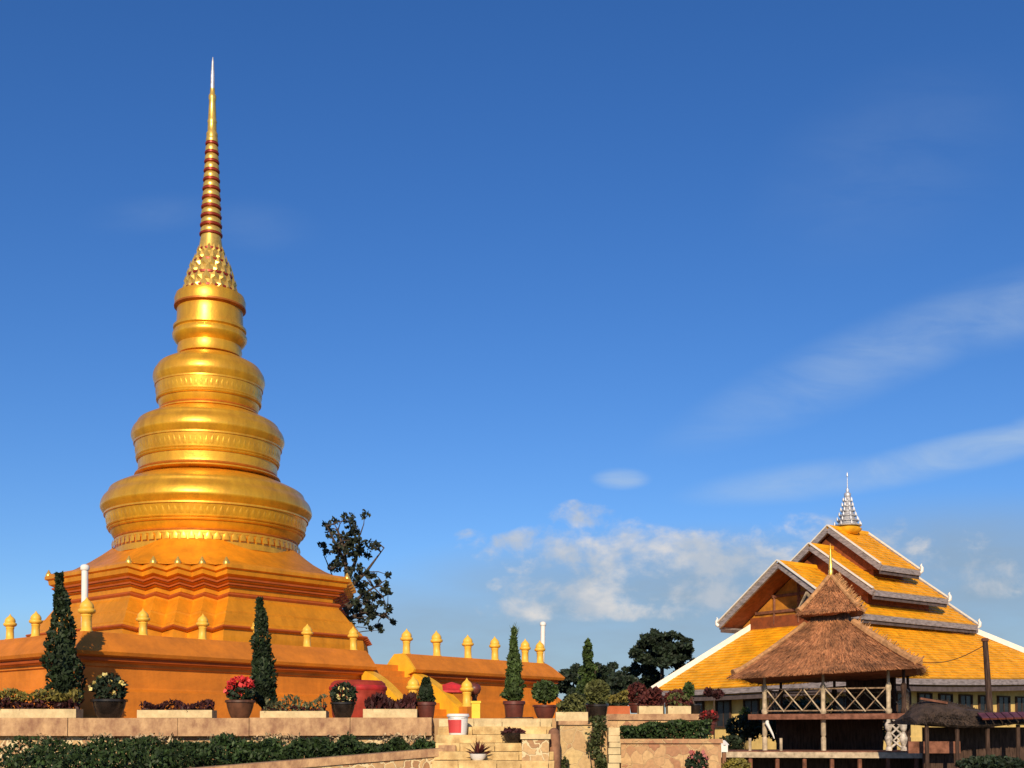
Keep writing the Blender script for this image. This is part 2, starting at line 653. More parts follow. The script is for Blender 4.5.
def put_post(loc, label, s=.82):
    global proto
    if proto is None:
        proto = bud_post(loc, label, s)
        return proto
    c = copy_tree(proto)
    c.location = loc
    k_ = s * random.uniform(.96, 1.04)
    c.scale = (s, s, k_)
    c.rotation_euler = (random.uniform(-.025, .025), random.uniform(-.025, .025), random.uniform(0, 6))
    c['label'] = label
    return c


INS = .2
top = Vector((0, 0, 3.99))
put_post(A + (-NR - NL) * INS + top, 'yellow lotus-bud post on the corner of the wall, before the white pole', 1.0)
for k, w in zip((1, 2, 3, 4, 5), ('first', 'second', 'third', 'fourth', 'last')):
    put_post(A + D * (1.68 * k) - NR * INS + top, {1: 'lotus-bud post nearest right of the corner, before the bright notched corner of the tower',
             2: 'lotus-bud post below the right edge of the bright notched tower corner', 3: 'lotus-bud post half hidden behind the slender cypress',
             4: 'lotus-bud post next right of the slender cypress', 5: 'lotus-bud post left of the stairs, last on its wall'}[k])
for k in (1, 2, 3):
    put_post(A + Lv * (1.3 * k) - NL * INS + top, {1: 'lotus-bud post half hidden by the tall cypress at the left', 2: 'lotus-bud post between the left edge and the tall cypress',
             3: 'lotus-bud post cut by the left edge of the picture'}[k])
PXB = [403, 437, 468, 495, 525, 547]
for j, px in enumerate(PXB):
    # position along the wall that the photograph shows at px
    lo, hi = R2, SIDE + 1
    for _ in range(40):
        mid = (lo + hi) / 2
        q = A + D * mid - NR * INS
        pxq = 512 + F * q.x / (q.y * math.cos(PITCH) + 2.4 * math.sin(PITCH))
        lo, hi = (mid, hi) if pxq < px else (lo, mid)
    mid = min(max(lo, R2 + .18), SIDE - .2)
    put_post(A + D * mid - NR * INS + top,
             ['lotus-bud post at the stair end of the right court wall', 'second lotus-bud post from the stairs on the right court wall',
              'third lotus-bud post from the stairs on the right court wall', 'lotus-bud post just left of the potted cypress top',
              'lotus-bud post just right of the potted cypress top', 'lotus-bud post beside the white pole on the right wall'][j], .94)

# stairs with curved side walls
sx0, sx1 = A + D * R1, A + D * R2
st = thing('court_stairs', (A + D * 9.5).to_tuple()[:2] + (PZ,), 'orange stairs rising through the gap in the court wall', 'stairs')
m = MB()
for k in range(9):
    z1 = PZ + .19 * (9 - k)
    c = A + D * ((R1 + R2) / 2) + NR * (-.4 + .27 * k)
    m.box((c.x, c.y, (PZ - .1 + z1) / 2), (R2 - R1 - .01, .27 + .002 * k, z1 - PZ + .1 - .001 * k), ax=D)
m.build('steps', 'orange_paint', st)


def balustrade(r, length, label_side):
    m = MB()
    p0 = A + D * r
    prof = []
    for k in range(13):
        u = k / 12
        prof.append((.02 + u * length, 3.42 - (3.42 - 2.35) * (u ** 1.5)))
    ring = lambda off: ([p0 + D * off + NR * .15 + Vector((0, 0, PZ - .1))] + [p0 + D * off + NR * (x + .13) + Vector((0, 0, z)) for x, z in prof]
                        + [p0 + D * off + NR * (length + .13) + Vector((0, 0, PZ - .1))])
    m.loft([ring(-.17), ring(.17)], True, True, True)
    return m.build('side_wall', 'yellow_paint', st)


balustrade(R1 - .18, 1.75, 'left')
balustrade(R2 + .18, 1.95, 'right')
for r, ln, lab in ((R1 - .18, 2.05, 'lotus-bud post at the foot of the left stair wall'), (R2 + .18, 2.26, 'lotus-bud post at the foot of the right stair wall, by the yellow bin')):
    q = A + D * r + NR * ln
    pd = thing('newel', (q.x, q.y, PZ), lab, 'post', 'posts at the foot of the stairs')
    m = MB(); m.box((q.x, q.y, PZ + .22), (.3, .3, .46), ax=D); m.build('plinth', 'orange_paint', pd)
    m = MB(); m.lathe((q.x, q.y, PZ + .45), SHAFT, 12); m.build('shaft', 'pale_yellow', pd, 50)
    m = MB(); m.lathe((q.x, q.y, PZ + .45), HEAD, 12); m.build('bud', 'pale_yellow', pd, 50)

# white poles
for px, y0, y1, Y, lab in ((85, 565, 640, 29.2, 'white pole behind the corner lotus post at the left'),
                           (541.5, 622, 690, 41.6, 'white pole rising behind the far end of the right court wall')):
    p = at(px, y1, Y); q = at(px + (1.5 if px > 500 else 0), y0, Y)
    t = thing('white_pole', (p.x, p.y, PZ), lab, 'pole', 'white poles behind the court walls')
    m = MB(); m.tube([(p.x, p.y, PZ), (q.x, q.y, q.z - .12)], [.085, .08], 12); m.build('shaft', 'white_paint', t, 50)
    m = MB(); m.lathe((q.x, q.y, q.z - .13), [(.10, 0), (.11, .03), (.11, .09), (.08, .13), (.02, .15)], 12); m.build('cap', 'white_paint', t, 50)

# ------------------------------------------------------------------ golden tower
YC = 41.6
Cc = atz(207, 6, YC)
CX, CY = Cc.x, Cc.y
ch = thing('golden_stupa', (CX, CY, PZ), 'tall gilded tower of round stacked rings tapering to a needle spire', 'stupa')
PXM = YC / F * 1.003


def zc(y):
    return at(207, y, YC).z


def plan(h, c, steps, o):
    q = []
    a = c / steps
    pts = [(h, h - c)]
    x, y = h, h - c
    for _ in range(steps):
        x -= a
        pts.append((x + a / 2 - .17, y + a / 2 - .17))
        y += a
        pts.append((x, y))
    q = [(x + o, y + o) for x, y in pts]
    out = []
    for k in range(4):
        cs = (1, 0, -1, 0)[k]; sn = (0, 1, 0, -1)[k]
        for x, y in q:
            X, Y = x * cs - y * sn, x * sn + y * cs
            out.append(Vector((CX, CY, 0)) + D * X + Lv * Y)
    return out


H0, CH = 4.22, 2.12


def redent(prof, steps=4):
    rings = []
    for o, z in prof:
        per = 2 * steps + 1
        rings.append([p + Vector((0, 0, z - (.09 if (k % per) % 2 else 0))) for k, p in enumerate(plan(H0, CH, steps, o))])
    return rings


m = MB()
m.loft(redent([(1.6, PZ - .1), (1.6, 2.9), (1.45, 3.0), (1.3, 3.05), (1.3, 3.35), (.9, 3.5)]), True, False, True)
m.build('plinth', 'orange_paint', ch)
m = MB()
m.loft(redent([(1.05, 3.4), (.84, 3.6), (.74, 3.98), (.74, 4.6), (.71, 4.82), (.79, 4.86), (.80, 4.92), (.70, 4.96), (.68, 5.02), (.63, 5.06), (.46, 5.34), (.46, 5.40), (.40, 5.42),
               (.20, 5.76), (.14, 5.84), (.14, 5.9)]), True, False, True)
m.build('lower_base', 'base_gold', ch)
m = MB()
m.loft(redent([(.7, 4.84), (.81, 4.85), (.84, 4.89), (.81, 4.93), (.7, 4.95)]), True)
m.build('red_moulding', 'red_orange', ch)
m = MB()
m.loft(redent([(.0, 5.86), (.15, 5.9), (.19, 5.96), (.15, 6.02), (-.1, 6.03)]), True)
m.build('red_moulding', 'red_orange', ch)
m = MB()
m.loft(redent([(-.06, 5.5), (-.06, 6.02), (-.01, 6.06), (.0, 6.2), (.10, 6.24), (.10, 6.34), (.20, 6.40), (.20, 6.50), (.32, 6.58), (.34, 6.72), (.42, 6.76), (.42, 6.86),
               (.30, 6.95)]), True)
m.build('cornice', 'base_gold', ch)
m = MB()
m.loft(redent([(.11, 6.255), (.155, 6.275), (.155, 6.32), (.11, 6.335)]), True)
m.build('red_moulding', 'red_orange', ch)
m = MB()
m.loft(redent([(.21, 6.415), (.255, 6.43), (.255, 6.48), (.21, 6.495)]), True)
m.build('red_moulding', 'red_orange', ch)
# sloping roof between the notched cornice and the round bell
tp = plan(H0, CH, 4, .40)
rings = []
zr0, zr1 = 6.86, 7.93
rr1 = 91 * PXM
for u in (0, .12, .35, .6, .8, 1):
    ring = []
    for p in tp:
        v = p - Vector((CX, CY, 0))
        t_ = v.normalized() * rr1
        w = u ** .8
        ring.append(Vector((CX, CY, 0)) + v.lerp(t_, w) + Vector((0, 0, zr0 + (zr1 - zr0) * (u ** 1.25))))
    rings.append(ring)
m = MB()
m.loft(rings, True, False, True)
m.build('base_roof', 'base_gold', ch, 35)
# small flame tips on the notched corners
for k, p in enumerate(tp):
    if k % 9 in (0, 2, 4, 6, 8):
        v = (Vector((CX, CY, 0)) - p).normalized()
        m = MB()
        q = p + v * .10
        m.lathe((q.x, q.y, 6.84), [(.10, 0), (.11, .07), (.08, .13), (.05, .18), (.015, .25)], 8)
        m.build('flame_tip', 'bright_gold', ch, 50)

# bells: silhouette half widths (pixels) against image rows, converted to metres
def rp(lst):
    return [(hw * PXM, zc(y)) for hw, y in lst]


def smoothprof(p, n=4):
    out = []
    for i in range(len(p) - 1):
        p0 = p[max(i - 1, 0)]; p1 = p[i]; p2 = p[i + 1]; p3 = p[min(i + 2, len(p) - 1)]
        for k in range(n):
            t = k / n
            f = lambda a, b, c, d: .5 * ((2 * b) + (-a + c) * t + (2 * a - 5 * b + 4 * c - d) * t * t + (-a + 3 * b - 3 * c + d) * t ** 3)
            out.append((max(.01, f(p0[0], p1[0], p2[0], p3[0])), f(p0[1], p1[1], p2[1], p3[1])))
    out.append(p[-1])
    return out


def bell(name, lst, sm=True):
    m = MB()
    pr = rp(lst)
    if sm:
        pr = smoothprof(pr)
    m.lathe((CX, CY, 0), pr, 96)
    return m.build(name, 'gold', ch, 40)


def ring_moulding(hw, y, r, name='moulding', mt='gold'):
    m = MB()
    rr, z = hw * PXM, zc(y)
    seg = 96
    rings = []
    for j in range(10):
        a = 2 * math.pi * j / 10
        rings.append([Vector((CX + (rr + r * math.cos(a)) * math.cos(2 * math.pi * i / seg), CY + (rr + r * math.cos(a)) * math.sin(2 * math.pi * i / seg), z + r * math.sin(a))) for i in range(seg)])
    rings.append(rings[0])
    m.loft(rings, True)
    return m.build(name, mt, ch, 60)


def frieze(hw0, y0, hw1, y1, n, name='frieze'):
    """band of raised lotus petals"""
    m = MB()
    for i in range(n):
        a = 2 * math.pi * i / n
        da = math.pi / n * .78
        def pt(ang, t, out):
            r = (hw0 + (hw1 - hw0) * t) * PXM + out
            return Vector((CX + r * math.cos(ang), CY + r * math.sin(ang), zc(y0) + (zc(y1) - zc(y0)) * t))
        k = len(m.v)
        m.v += [pt(a - da, 0, -.01), pt(a + da, 0, -.01), pt(a + da * .85, .6, -.01), pt(a, 1, -.01), pt(a - da * .85, .6, -.01), pt(a, .45, .016)]
        for e in range(5):
            m.f.append((k + e, k + (e + 1) % 5, k + 5))
    return m.build(name, 'gold', ch, 30)


def bellset(w, yt, ymax, yb, neck_top, foot, frn):
    """one swelling ring: shoulder at yt, widest at ymax, foot at yb"""
    hgt = yb - ymax
    bell('bell_ring', [(neck_top, yt - 1), (neck_top + (w - neck_top) * .42, yt + (ymax - yt) * .17), (neck_top + (w - neck_top) * .72, yt + (ymax - yt) * .36), (w * .935, yt + (ymax - yt) * .54), (w * .98, yt + (ymax - yt) * .74), (w, ymax), (w * .984, ymax + 4),
                       (w * .962, ymax + 7.5), (w * .956, ymax + 8)])
    y1 = ymax + 8
    yf = y1 + hgt * .34
    bell('frieze_band', [(w * .966, y1 - .6), (w * .966, y1 + 1.0), (w * .952, y1 + 1.2), (w * .928, yf), (w * .940, yf + .3), (w * .934, yf + 1.4), (w * .912, yf + 1.7)], False)
    frieze(w * .930, yf - .3, w * .951, y1 + 2.2, frn)
    ya = y1 + hgt * .34 + 1.9
    yb2 = yb
    bell('neck', [(w * .912, ya - .3), (w * .905, ya + (yb2 - ya) * .15), ((w * .905 + foot) / 2, ya + (yb2 - ya) * .5), (foot * .99, ya + (yb2 - ya) * .75), (foot * 1.0, yb2 - 2.4), (foot * (1.04 if w < 90 else 1), yb2 - 2), (foot * (1.05 if w < 90 else 1), yb2 - .6), (foot * 1.0, yb2)], False)
    ring_moulding(w * .909, ya + .6, .06)
    ring_moulding(foot * .99, ya + (yb2 - ya) * .76, .05, 'moulding', 'gold_dark')


bellset(103, 484, 512, 547, 70, 89, 100)
bellset(75, 417, 440, 480, 49, 68, 84)
bellset(55, 360, 381, 416, 32, 47.5, 64)
# the foot of the lowest ring
bell('foot_ring', [(88.5, 546), (89, 560), (60, 561)], False)
frieze(91.5, 553, 91, 545.5, 72, 'petal_trim')
# top drum
bell('drum', [(31, 357), (32, 352), (31, 347), (34, 344), (36.5, 340), (36.8, 337), (34.5, 333), (36, 331.5), (36, 329), (33, 328), (32.5, 318), (32.5, 311), (31.5, 309), (30, 305)], False)
frieze(34.6, 341, 36.4, 334.5, 30)
bell('collar', [(30, 310), (34.6, 308), (35.2, 302), (33.5, 297), (28, 295)], False)
m = MB(); m.lathe((CX, CY, 0), rp([(31.6, 312), (35.4, 309.6), (35.4, 308), (31, 307)]), 64); m.build('moulding', 'gold_dark', ch, 40)

# spire: leafy cone, ringed needle, gold cap, white tip
m = MB()
m.lathe((CX, CY, 0), rp([(27, 297), (25, 288), (22, 277), (18.5, 267), (14, 258), (12, 250), (10.5, 240), (9.5, 234)]), 40)
m.build('cone', 'bright_gold', ch, 40)
m = MB()
for row, (hw, y) in enumerate(((27.5, 296), (26, 288), (23.5, 280), (21, 272.5), (17, 265), (14, 257))):
    nn = 20 - row
    for i in range(nn):
        a = 2 * math.pi * (i + .5 * (row % 2)) / nn
        r = hw * PXM
        e = Vector((math.cos(a), math.sin(a), 0)); t_ = Vector((-math.sin(a), math.cos(a), 0))
        c = Vector((CX, CY, zc(y))) + e * (r - .05)
        w = math.pi * r / nn * .9
        k = len(m.v)
        m.v += [c - t_ * w, c + t_ * w, c + t_ * w * .9 + Vector((0, 0, .18)) - e * .005, c + Vector((0, 0, .36)) - e * .01, c - t_ * w * .9 + Vector((0, 0, .18)) - e * .005, c + e * .06 + Vector((0, 0, .14))]
        for q in range(5):
            m.f.append((k + q, k + (q + 1) % 5, k + 5))
m.build('petals', 'bright_gold', ch)
m = MB()
for y, hw in ((293, 26.4), (279, 23.2), (264.5, 17.4), (252, 12.8)):
    m.lathe((CX, CY, 0), rp([(hw - 1, y + 2), (hw + .5, y + 1), (hw + .3, y - 1), (hw - 1.4, y - 2)]), 36)
m.build('cone_bands', 'ruby', ch, 40)
m = MB(); m2 = MB()
nR = 11
for i in range(nR):
    ya = 237 - (237 - 137) * i / nR
    yb = 237 - (237 - 137) * (i + 1) / nR
    ha = 11 - 5.2 * i / nR
    yy = ya - yb
    (m2 if i % 2 == 0 else m2).lathe((CX, CY, 0), rp([(ha * .7, ya), (ha * 1.04, ya - yy * .10), (ha * 1.06, ya - yy * .26), (ha * .7, ya - yy * .36)]), 24)
    m.lathe((CX, CY, 0), rp([(ha * .72, ya - yy * .30), (ha * .94, ya - yy * .38), (ha * .98, ya - yy * .6), (ha * .92, ya - yy * .84), (ha * .74, yb - yy * .04)]), 24)
m.build('needle', 'bright_gold', ch, 40)
m2.build('needle_rings', 'ruby', ch, 40)
m = MB(); m.lathe((CX, CY, 0), rp([(5.6, 139), (5.8, 134), (4.6, 132), (4.4, 124), (4.9, 122), (4.2, 120), (3.3, 101), (3.9, 99), (3.8, 96), (2.6, 94), (2.4, 89)]), 20)
m.build('needle_cap', 'bright_gold', ch, 40)
m = MB(); m.lathe((CX, CY, 0), rp([(2.4, 90), (2.0, 75), (1.2, 62), (.3, 57)]), 12)
m.build('tip', 'silver', ch, 40)

# ------------------------------------------------------------------ foliage builders
def leaf_mass(m, centre, rad, n, size, up=.3, asp=.55, shell=.55):
    cx, cy, cz = centre
    rx, ry, rz = rad
    for _ in range(n):
        d = Vector((random.gauss(0, 1), random.gauss(0, 1), random.gauss(0, 1))).normalized()
        r = shell + (1 - shell) * random.random() ** .6
        p = Vector((cx + d.x * r * rx, cy + d.y * r * ry, cz + d.z * r * rz))
        m.leaf(p, size * random.uniform(.6, 1.3), n=d * .7, asp=asp, up=up)


def blobcore(m, centre, rad, seg=10):
    prof = [(math.sin(math.pi * k / 7) * 1.0 + .01, -math.cos(math.pi * k / 7)) for k in range(8)]
    rings = []
    for r, z in prof:
        rings.append([Vector((centre[0] + rad[0] * r * math.cos(2 * math.pi * j / seg) * random.uniform(.85, 1.1), centre[1] + rad[1] * r * math.sin(2 * math.pi * j / seg) * random.uniform(.85, 1.1),
                              centre[2] + rad[2] * z)) for j in range(seg)])
    m.loft(rings, True, True, True)


def cypress(px, ybase, ytop, Y, wpx, name, label, cat, mt='leaf_cypress', basez=None, lean=0.0, parent=None, n=2600, leaf=.11, wisps=False):
    pb, pt = at(px, ybase, Y), at(px + lean, ytop, Y)
    bz = basez if basez is not None else pb.z
    r = wpx / 2 / F * Y
    root = parent or thing(name, (pb.x, pb.y, bz), label, cat)
    m = MB(); m.tube([(pb.x, pb.y, bz), (pb.x, pb.y, bz + .3), pb.lerp(pt, .9)], [.06, .055, .012], 8); m.build('trunk', 'bark', root, 60)
    m = MB()
    H = pt.z - pb.z
    bumps = [(random.uniform(0, 6.28), random.uniform(0, 1), random.uniform(-.3, .5)) for _ in range(44)]
    blobcore(m, tuple(pb.lerp(pt, .3)), (r * .55, r * .55, H * .3))
    for _ in range(n):
        t = random.random() ** 1.25
        a = random.uniform(0, 6.283)
        env = (min(1, t / .10) ** .5) * (1 - t) ** .72 * 1.02
        lump = 1.0
        for (ba, bt, bh) in bumps:
            da = math.cos(a - ba)
            dz = (t - bt) / .045
            if da > .3 and abs(dz) < 1.5:
                lump += bh * da * math.exp(-dz * dz)
        rr = r * max(env, .16) * max(.55, min(lump, 1.5)) * (.55 + .45 * random.random() ** .5) * .92
        p = pb.lerp(pt, t) + Vector((rr * math.cos(a), rr * math.sin(a), 0))
        m.leaf(p, leaf * random.uniform(.6, 1.35), n=(math.cos(a) * .4, math.sin(a) * .4, .8), asp=.5)
    if wisps:
        for _ in range(30):
            p = pt + Vector((random.uniform(-.06, .06), random.uniform(-.06, .06), random.uniform(-.3, .0)))
            q_ = p + Vector((random.uniform(-.1, .1), 0, random.uniform(.08, .2)))
            m.quad(p - Vector((.012, 0, 0)), p + Vector((.012, 0, 0)), q_)
    m.build('foliage', mt, root)
    return root


def pot_mesh(c, r, h, mt, parent, style='bowl'):
    m = MB()
    if style == 'bowl':
        pr = [(r * .62, 0), (r * .66, h * .04), (r * .8, h * .3), (r * .93, h * .62), (r * .98, h * .84), (r * 1.08, h * .86), (r * 1.08, h * .97), (r * 1.02, h), (r * .92, h), (r * .9, h * .9), (r * .86, h * .86)]
    else:
        pr = [(r * .74, 0), (r * .78, h * .03), (r * .92, h * .7), (r * .95, h * .8), (r * 1.06, h * .81), (r * 1.06, h * .97), (r * .98, h), (r * .9, h), (r * .88, h * .88)]
    m.lathe(c, pr, 28)
    p = m.build('pot', mt, parent, 40)
    m = MB()
    m.lathe((c[0], c[1], c[2] + h * .84), [(r * .88, 0), (r * .5, .03), (.02, .035)], 20)
    m.build('soil', 'soil', parent)
    return p


def potted(px, ypot, ytoppot, wpx, Y, name, label, mt, cat='potted plant', style='bowl', base=None):
    p = at(px, ypot, Y)
    z0 = base if base is not None else p.z
    h = at(px, ytoppot, Y).z - z0
    r = wpx / 2 / F * Y / 1.08
    root = thing(name, (p.x, p.y, z0), label, cat)
    pot_mesh((p.x, p.y, z0), r, h, mt, root, style)
    return root, Vector((p.x, p.y, z0 + h)), r


# ------------------------------------------------------------------ foreground walls and steps
# upper retaining wall at the left: coping slabs on rough masonry
YW = 25.0
xl = at(-60, 720, YW).x
xr = at(433, 720, YW).x
rw = thing('retaining_wall', ((xl + xr) / 2, YW, 0), 'pinkish stone retaining wall under the row of planters at the left', 'wall')
m = MB()
m.box(((xl + xr) / 2, YW + .1, .88), (xr - xl, .4, 1.76))
m.build('masonry', 'crazy_stone', rw)
m = MB()
x = xl
k = 0
while x < xr - .1:
    w = min(random.uniform(1.2, 2.3), xr - x)
    if xr - x - w < .5:
        w = xr - x
    m.box((x + w / 2 - .004, YW - .02 + random.uniform(-.008, .008), 1.77 + random.uniform(-.008, .008)), (w - .012, .56, .37))
    x += w
    k += 1
m.build('coping', 'pink_stone', rw)
# return of that wall along the steps
fr = thing('front_wall', (-6, 22.6, 0), 'rosy stone front wall of the planted bed, low at the left foreground', 'wall')
m = MB()
pa, pb_ = at(-60, 800, 20.4), at(441, 752, 23.6)
pa.z, pb_.z = .62, 1.27
bed = lambda x: pa.z + (pb_.z - pa.z) * (x - pa.x) / (pb_.x - pa.x)
m.beam(pa - Vector((0, 0, .62)), pb_ - Vector((0, 0, .62)), .42, 1.10)
m.build('masonry', 'crazy_stone', fr)
m = MB()
m.beam(pa, pb_, .52, .15)
m.build('coping', 'pink_stone', fr)
# bed soil between the walls
m = MB()
m.quad((pa.x, pa.y, pa.z), (pb_.x, pb_.y, pb_.z), (pb_.x, YW - .1, pb_.z), (pa.x, YW - .1, pa.z))
o = m.build('bed_soil', 'soil', loc=(pa.x, pa.y, 1.1)); tag(o, kind='structure')
# end cheek of the bed
ck = MB()
ck.box((pb_.x + .12, (pb_.y + YW) / 2 - .1, .70), (.34, YW - pb_.y - .15, 1.40))
tag(ck.build('cheek_wall', 'pink_stone', loc=(pb_.x, pb_.y, 0)), 'short stone cheek wall between the hedge bed and the pale steps', 'wall')

# hedge
hd = thing('hedge', (-6, 23.7, 1.2), 'long clipped dark green hedge in the bed below the planters', 'hedge')
m = MB()
x0h, x1h = pa.x, at(436, 745, 24.2).x
for i in range(21000):
    t = random.random()
    x = x0h + (x1h - x0h) * t
    y = 24.2 - 2.6 * (1 - t) * random.random() + random.uniform(-.5, .45)
    hz_ = 1.43 - bed(x) + .05 * math.sin(x * 3.1) + .06 * math.sin(x * 7.7 + 1) + .05 * math.sin(x * 13) + random.gauss(0, .03)
    if t > .97:
        hz_ *= .7
    z = bed(x) + hz_ * (1 - random.random() ** 2.2) - .12 * (24.2 - y > 1) * (24.2 - y)
    m.leaf((x, y, z), random.uniform(.06, .13), n=(0, -.3, .7), asp=.5)
m.build('foliage', 'leaf_hedge', hd)

# pale dry plants and grit at the foot of the planter wall
m = MB()
for i in range(1500):
    t = random.random()
    x = x0h + (x1h - x0h) * t
    if math.sin(x * 2.3) + math.sin(x * 5.1 + 1) < random.gauss(.1, .5):
        continue
    m.leaf((x, 24.62 + random.uniform(-.12, .12), 1.46 + random.random() ** 1.5 * .17), random.uniform(.05, .12), n=(0, -.5, .8), asp=.45)
tag(m.build('dry_plants', 'dry_leaf', loc=(-6, 24.6, 1.4)), 'pale dry leaves along the foot of the planter wall', 'plants', kind='stuff')

# pale steps
sp_ = thing('stone_steps', (at(490, 735, 24.4).x, 24, 0), 'flight of worn pale yellow stone steps in the centre foreground', 'steps')
xs0, xs1 = at(437, 735, 24.4).x, at(553, 735, 24.4).x
nst = 9
for k in range(nst):
    zt = PZ - .02 - .165 * k
    y0 = YW + .12 - .36 * k
    m = MB()
    m.box(((xs0 + xs1) / 2 + random.uniform(-.02, .02), y0 + .1 - .18 + .5, zt / 2), (xs1 - xs0, .56 + .44, zt))
    x = xs0 + .01
    while x < xs1 - .1:
        w = min(random.uniform(.45, .95), xs1 - .02 - x)
        yo = random.uniform(0, .025)
        m.box((x + w / 2, y0 - .365 + yo + .06, zt - .075 + random.uniform(-.006, .006)), (w - .012, .14, .16))
        x += w
    if k > 0:
        m.build('step', 'step_stone', sp_)
    else:
        m.build('step', 'cream_stone', sp_)

# right: rubble wall, brown pilaster, big pier with ivy, pale stacked column
def wallbox(name, x0p, x1p, ytop, Y, depth, mt, label, cat='wall', zb=0, capm=None, caph=.1):
    a, c = at(x0p, ytop, Y), at(x1p, ytop, Y)
    t = thing(name, ((a.x + c.x) / 2, Y, 0), label, cat)
    m = MB()
    zt = a.z - (caph if capm else 0)
    m.box(((a.x + c.x) / 2, Y + depth / 2, (zt + zb) / 2), (c.x - a.x, depth, zt - zb))
    m.build('masonry', mt, t)
    if capm:
        m = MB()
        m.box(((a.x + c.x) / 2, Y + depth / 2 - .01, a.z - caph / 2 + .002), (c.x - a.x + .06, depth + .08, caph))
        m.build('coping', capm, t)
    return t


wallbox('rubble_wall', 522, 549, 734, 23.2, 1.6, 'crazy_stone', 'rubble stone wall with pale mortar right of the steps', capm='cream_stone')
p = at(554, 728, 23.6)
t = thing('stone_pilaster', (p.x, 23.6, 0), 'reddish brown rounded stone pilaster beside the rubble wall', 'pilaster')
m = MB(); m.lathe((p.x, 23.6, 0), [(.125, 0), (.125, p.z - .16), (.10, p.z - .05), (.04, p.z)], 14); m.build('shaft', 'brown_stone', t, 50)
wallbox('stone_pier', 560, 607, 721, 24.2, 1.4, 'pier_stone', 'broad tan stone pier overgrown with ivy', 'pier', capm='pink_stone', caph=.08)
p = at(614, 728, 24.0)
t = thing('stone_column', (p.x, 24.0, 0), 'narrow column of stacked pale stones right of the ivy', 'column')
m = MB()
z = 0
while z < p.z - .05:
    h = random.uniform(.11, .17)
    m.box((p.x + random.uniform(-.015, .015), 24.1, z + h / 2), (random.uniform(.22, .27), .3, h - .012))
    z += h
m.build('stones', 'cream_stone', t)
wallbox('lower_wall', 621, 721, 739, 24.6, .5, 'right_wall_stone', 'tan stone wall of the planted bed at the right', capm='right_wall_stone', caph=.09)
wallbox('upper_wall', 604, 701, 714, 27.6, .5, 'right_wall_stone', 'low stone wall behind the right hedge under two pale planters', capm='pink_stone', caph=.14)
m = MB()
q0, q1 = at(612, 740, 25.1), at(721, 740, 25.1)
m.box(((q0.x + q1.x) / 2, 26.35, .68), (q1.x - q0.x, 2.45, 1.36))
tag(m.build('bed_soil', 'soil', loc=(q0.x, 26, 0)), kind='structure')
# niche with a dark round jar at the foot of that wall
hd2 = thing('hedge', (at(668, 735, 26).x, 26, 1.36), 'dark green hedge between the two low walls at the right', 'hedge')
m = MB()
for i in range(6000):
    t_ = random.random()
    x = at(622, 735, 26).x + (at(707, 735, 26).x - at(622, 735, 26).x) * t_
    top_ = 1.74 + .14 * math.sin(min(1, t_ * 1.4) * 1.6) + .03 * math.sin(x * 11)
    m.leaf((x, 26 + random.uniform(-.7, .7), 1.34 + (top_ - 1.34) * (1 - random.random() ** 2.2)), random.uniform(.06, .12), n=(0, -.3, .7))
m.build('foliage', 'leaf_hedge', hd2)

# ivy on the pier
iv = thing('ivy', (at(598, 722, 24.15).x, 24.15, 0), 'ivy spilling down the front of the stone pier', 'ivy')
m = MB()
for i in range(620):
    t_ = random.random()
    px = min(606, max(584, 595 + 5 * t_ + random.gauss(0, 4) + 3 * math.sin(t_ * 9)))
    py = 716 + t_ * 58
    pp = at(px, py, 24.16 - random.random() * .14)
    m.leaf(pp, random.uniform(.05, .11), n=(0, -.5, -.2), asp=.7)
m.build('foliage', 'leaf_ivy', iv)
m = MB()
for px in (592, 598, 604):
    m.tube([at(px, 770, 24.17), at(px - 3, 745, 24.16), at(px + 2, 722, 24.16)], .012, 6)
m.build('stems', 'bark', iv)

# ------------------------------------------------------------------ planters along the wall
def planter(x0, x1, ytop, ybot, Y, mt, label, plants, base=None, depth=.42):
    a, c = at(x0, ytop, Y), at(x1, ytop, Y)
    zb = base if base is not None else at(x0, ybot, Y).z
    root = thing('planter', ((a.x + c.x) / 2, Y + depth / 2, zb), label, 'planter', 'stone planters')
    m = MB()
    w = .05
    cx, cy = (a.x + c.x) / 2, Y + depth / 2
    W = c.x - a.x
    h = a.z - zb
    m.box((cx, Y + w / 2, zb + h / 2), (W, w, h))
    m.box((cx, Y + depth - w / 2, zb + h / 2), (W, w, h))
    m.box((a.x + w / 2 + .002, cy, zb + h / 2 - .002), (w, depth - 2 * w, h))
    m.box((c.x - w / 2 - .002, cy, zb + h / 2 - .002), (w, depth - 2 * w, h))
    m.build('box', mt, root)
    m = MB(); m.box((cx, cy, zb + h * .45), (W - 2 * w - .01, depth - 2 * w - .01, h * .8)); m.build('soil', 'soil', root)
    for (leafm, hmin, hmax, n, size, up, nm) in plants:
        m = MB()
        for i in range(n):
            x = random.uniform(a.x + .04, c.x - .04)
            hh = hmin + (hmax - hmin) * (1 - random.random() ** 1.6) * (.75 + .25 * math.sin(x * 9 + n))
            m.leaf((x, cy + random.uniform(-.2, .26), a.z + hh), random.uniform(.6, 1.3) * size, n=(0, 0, up), asp=.42)
        m.build(nm, leafm, root)
    return root


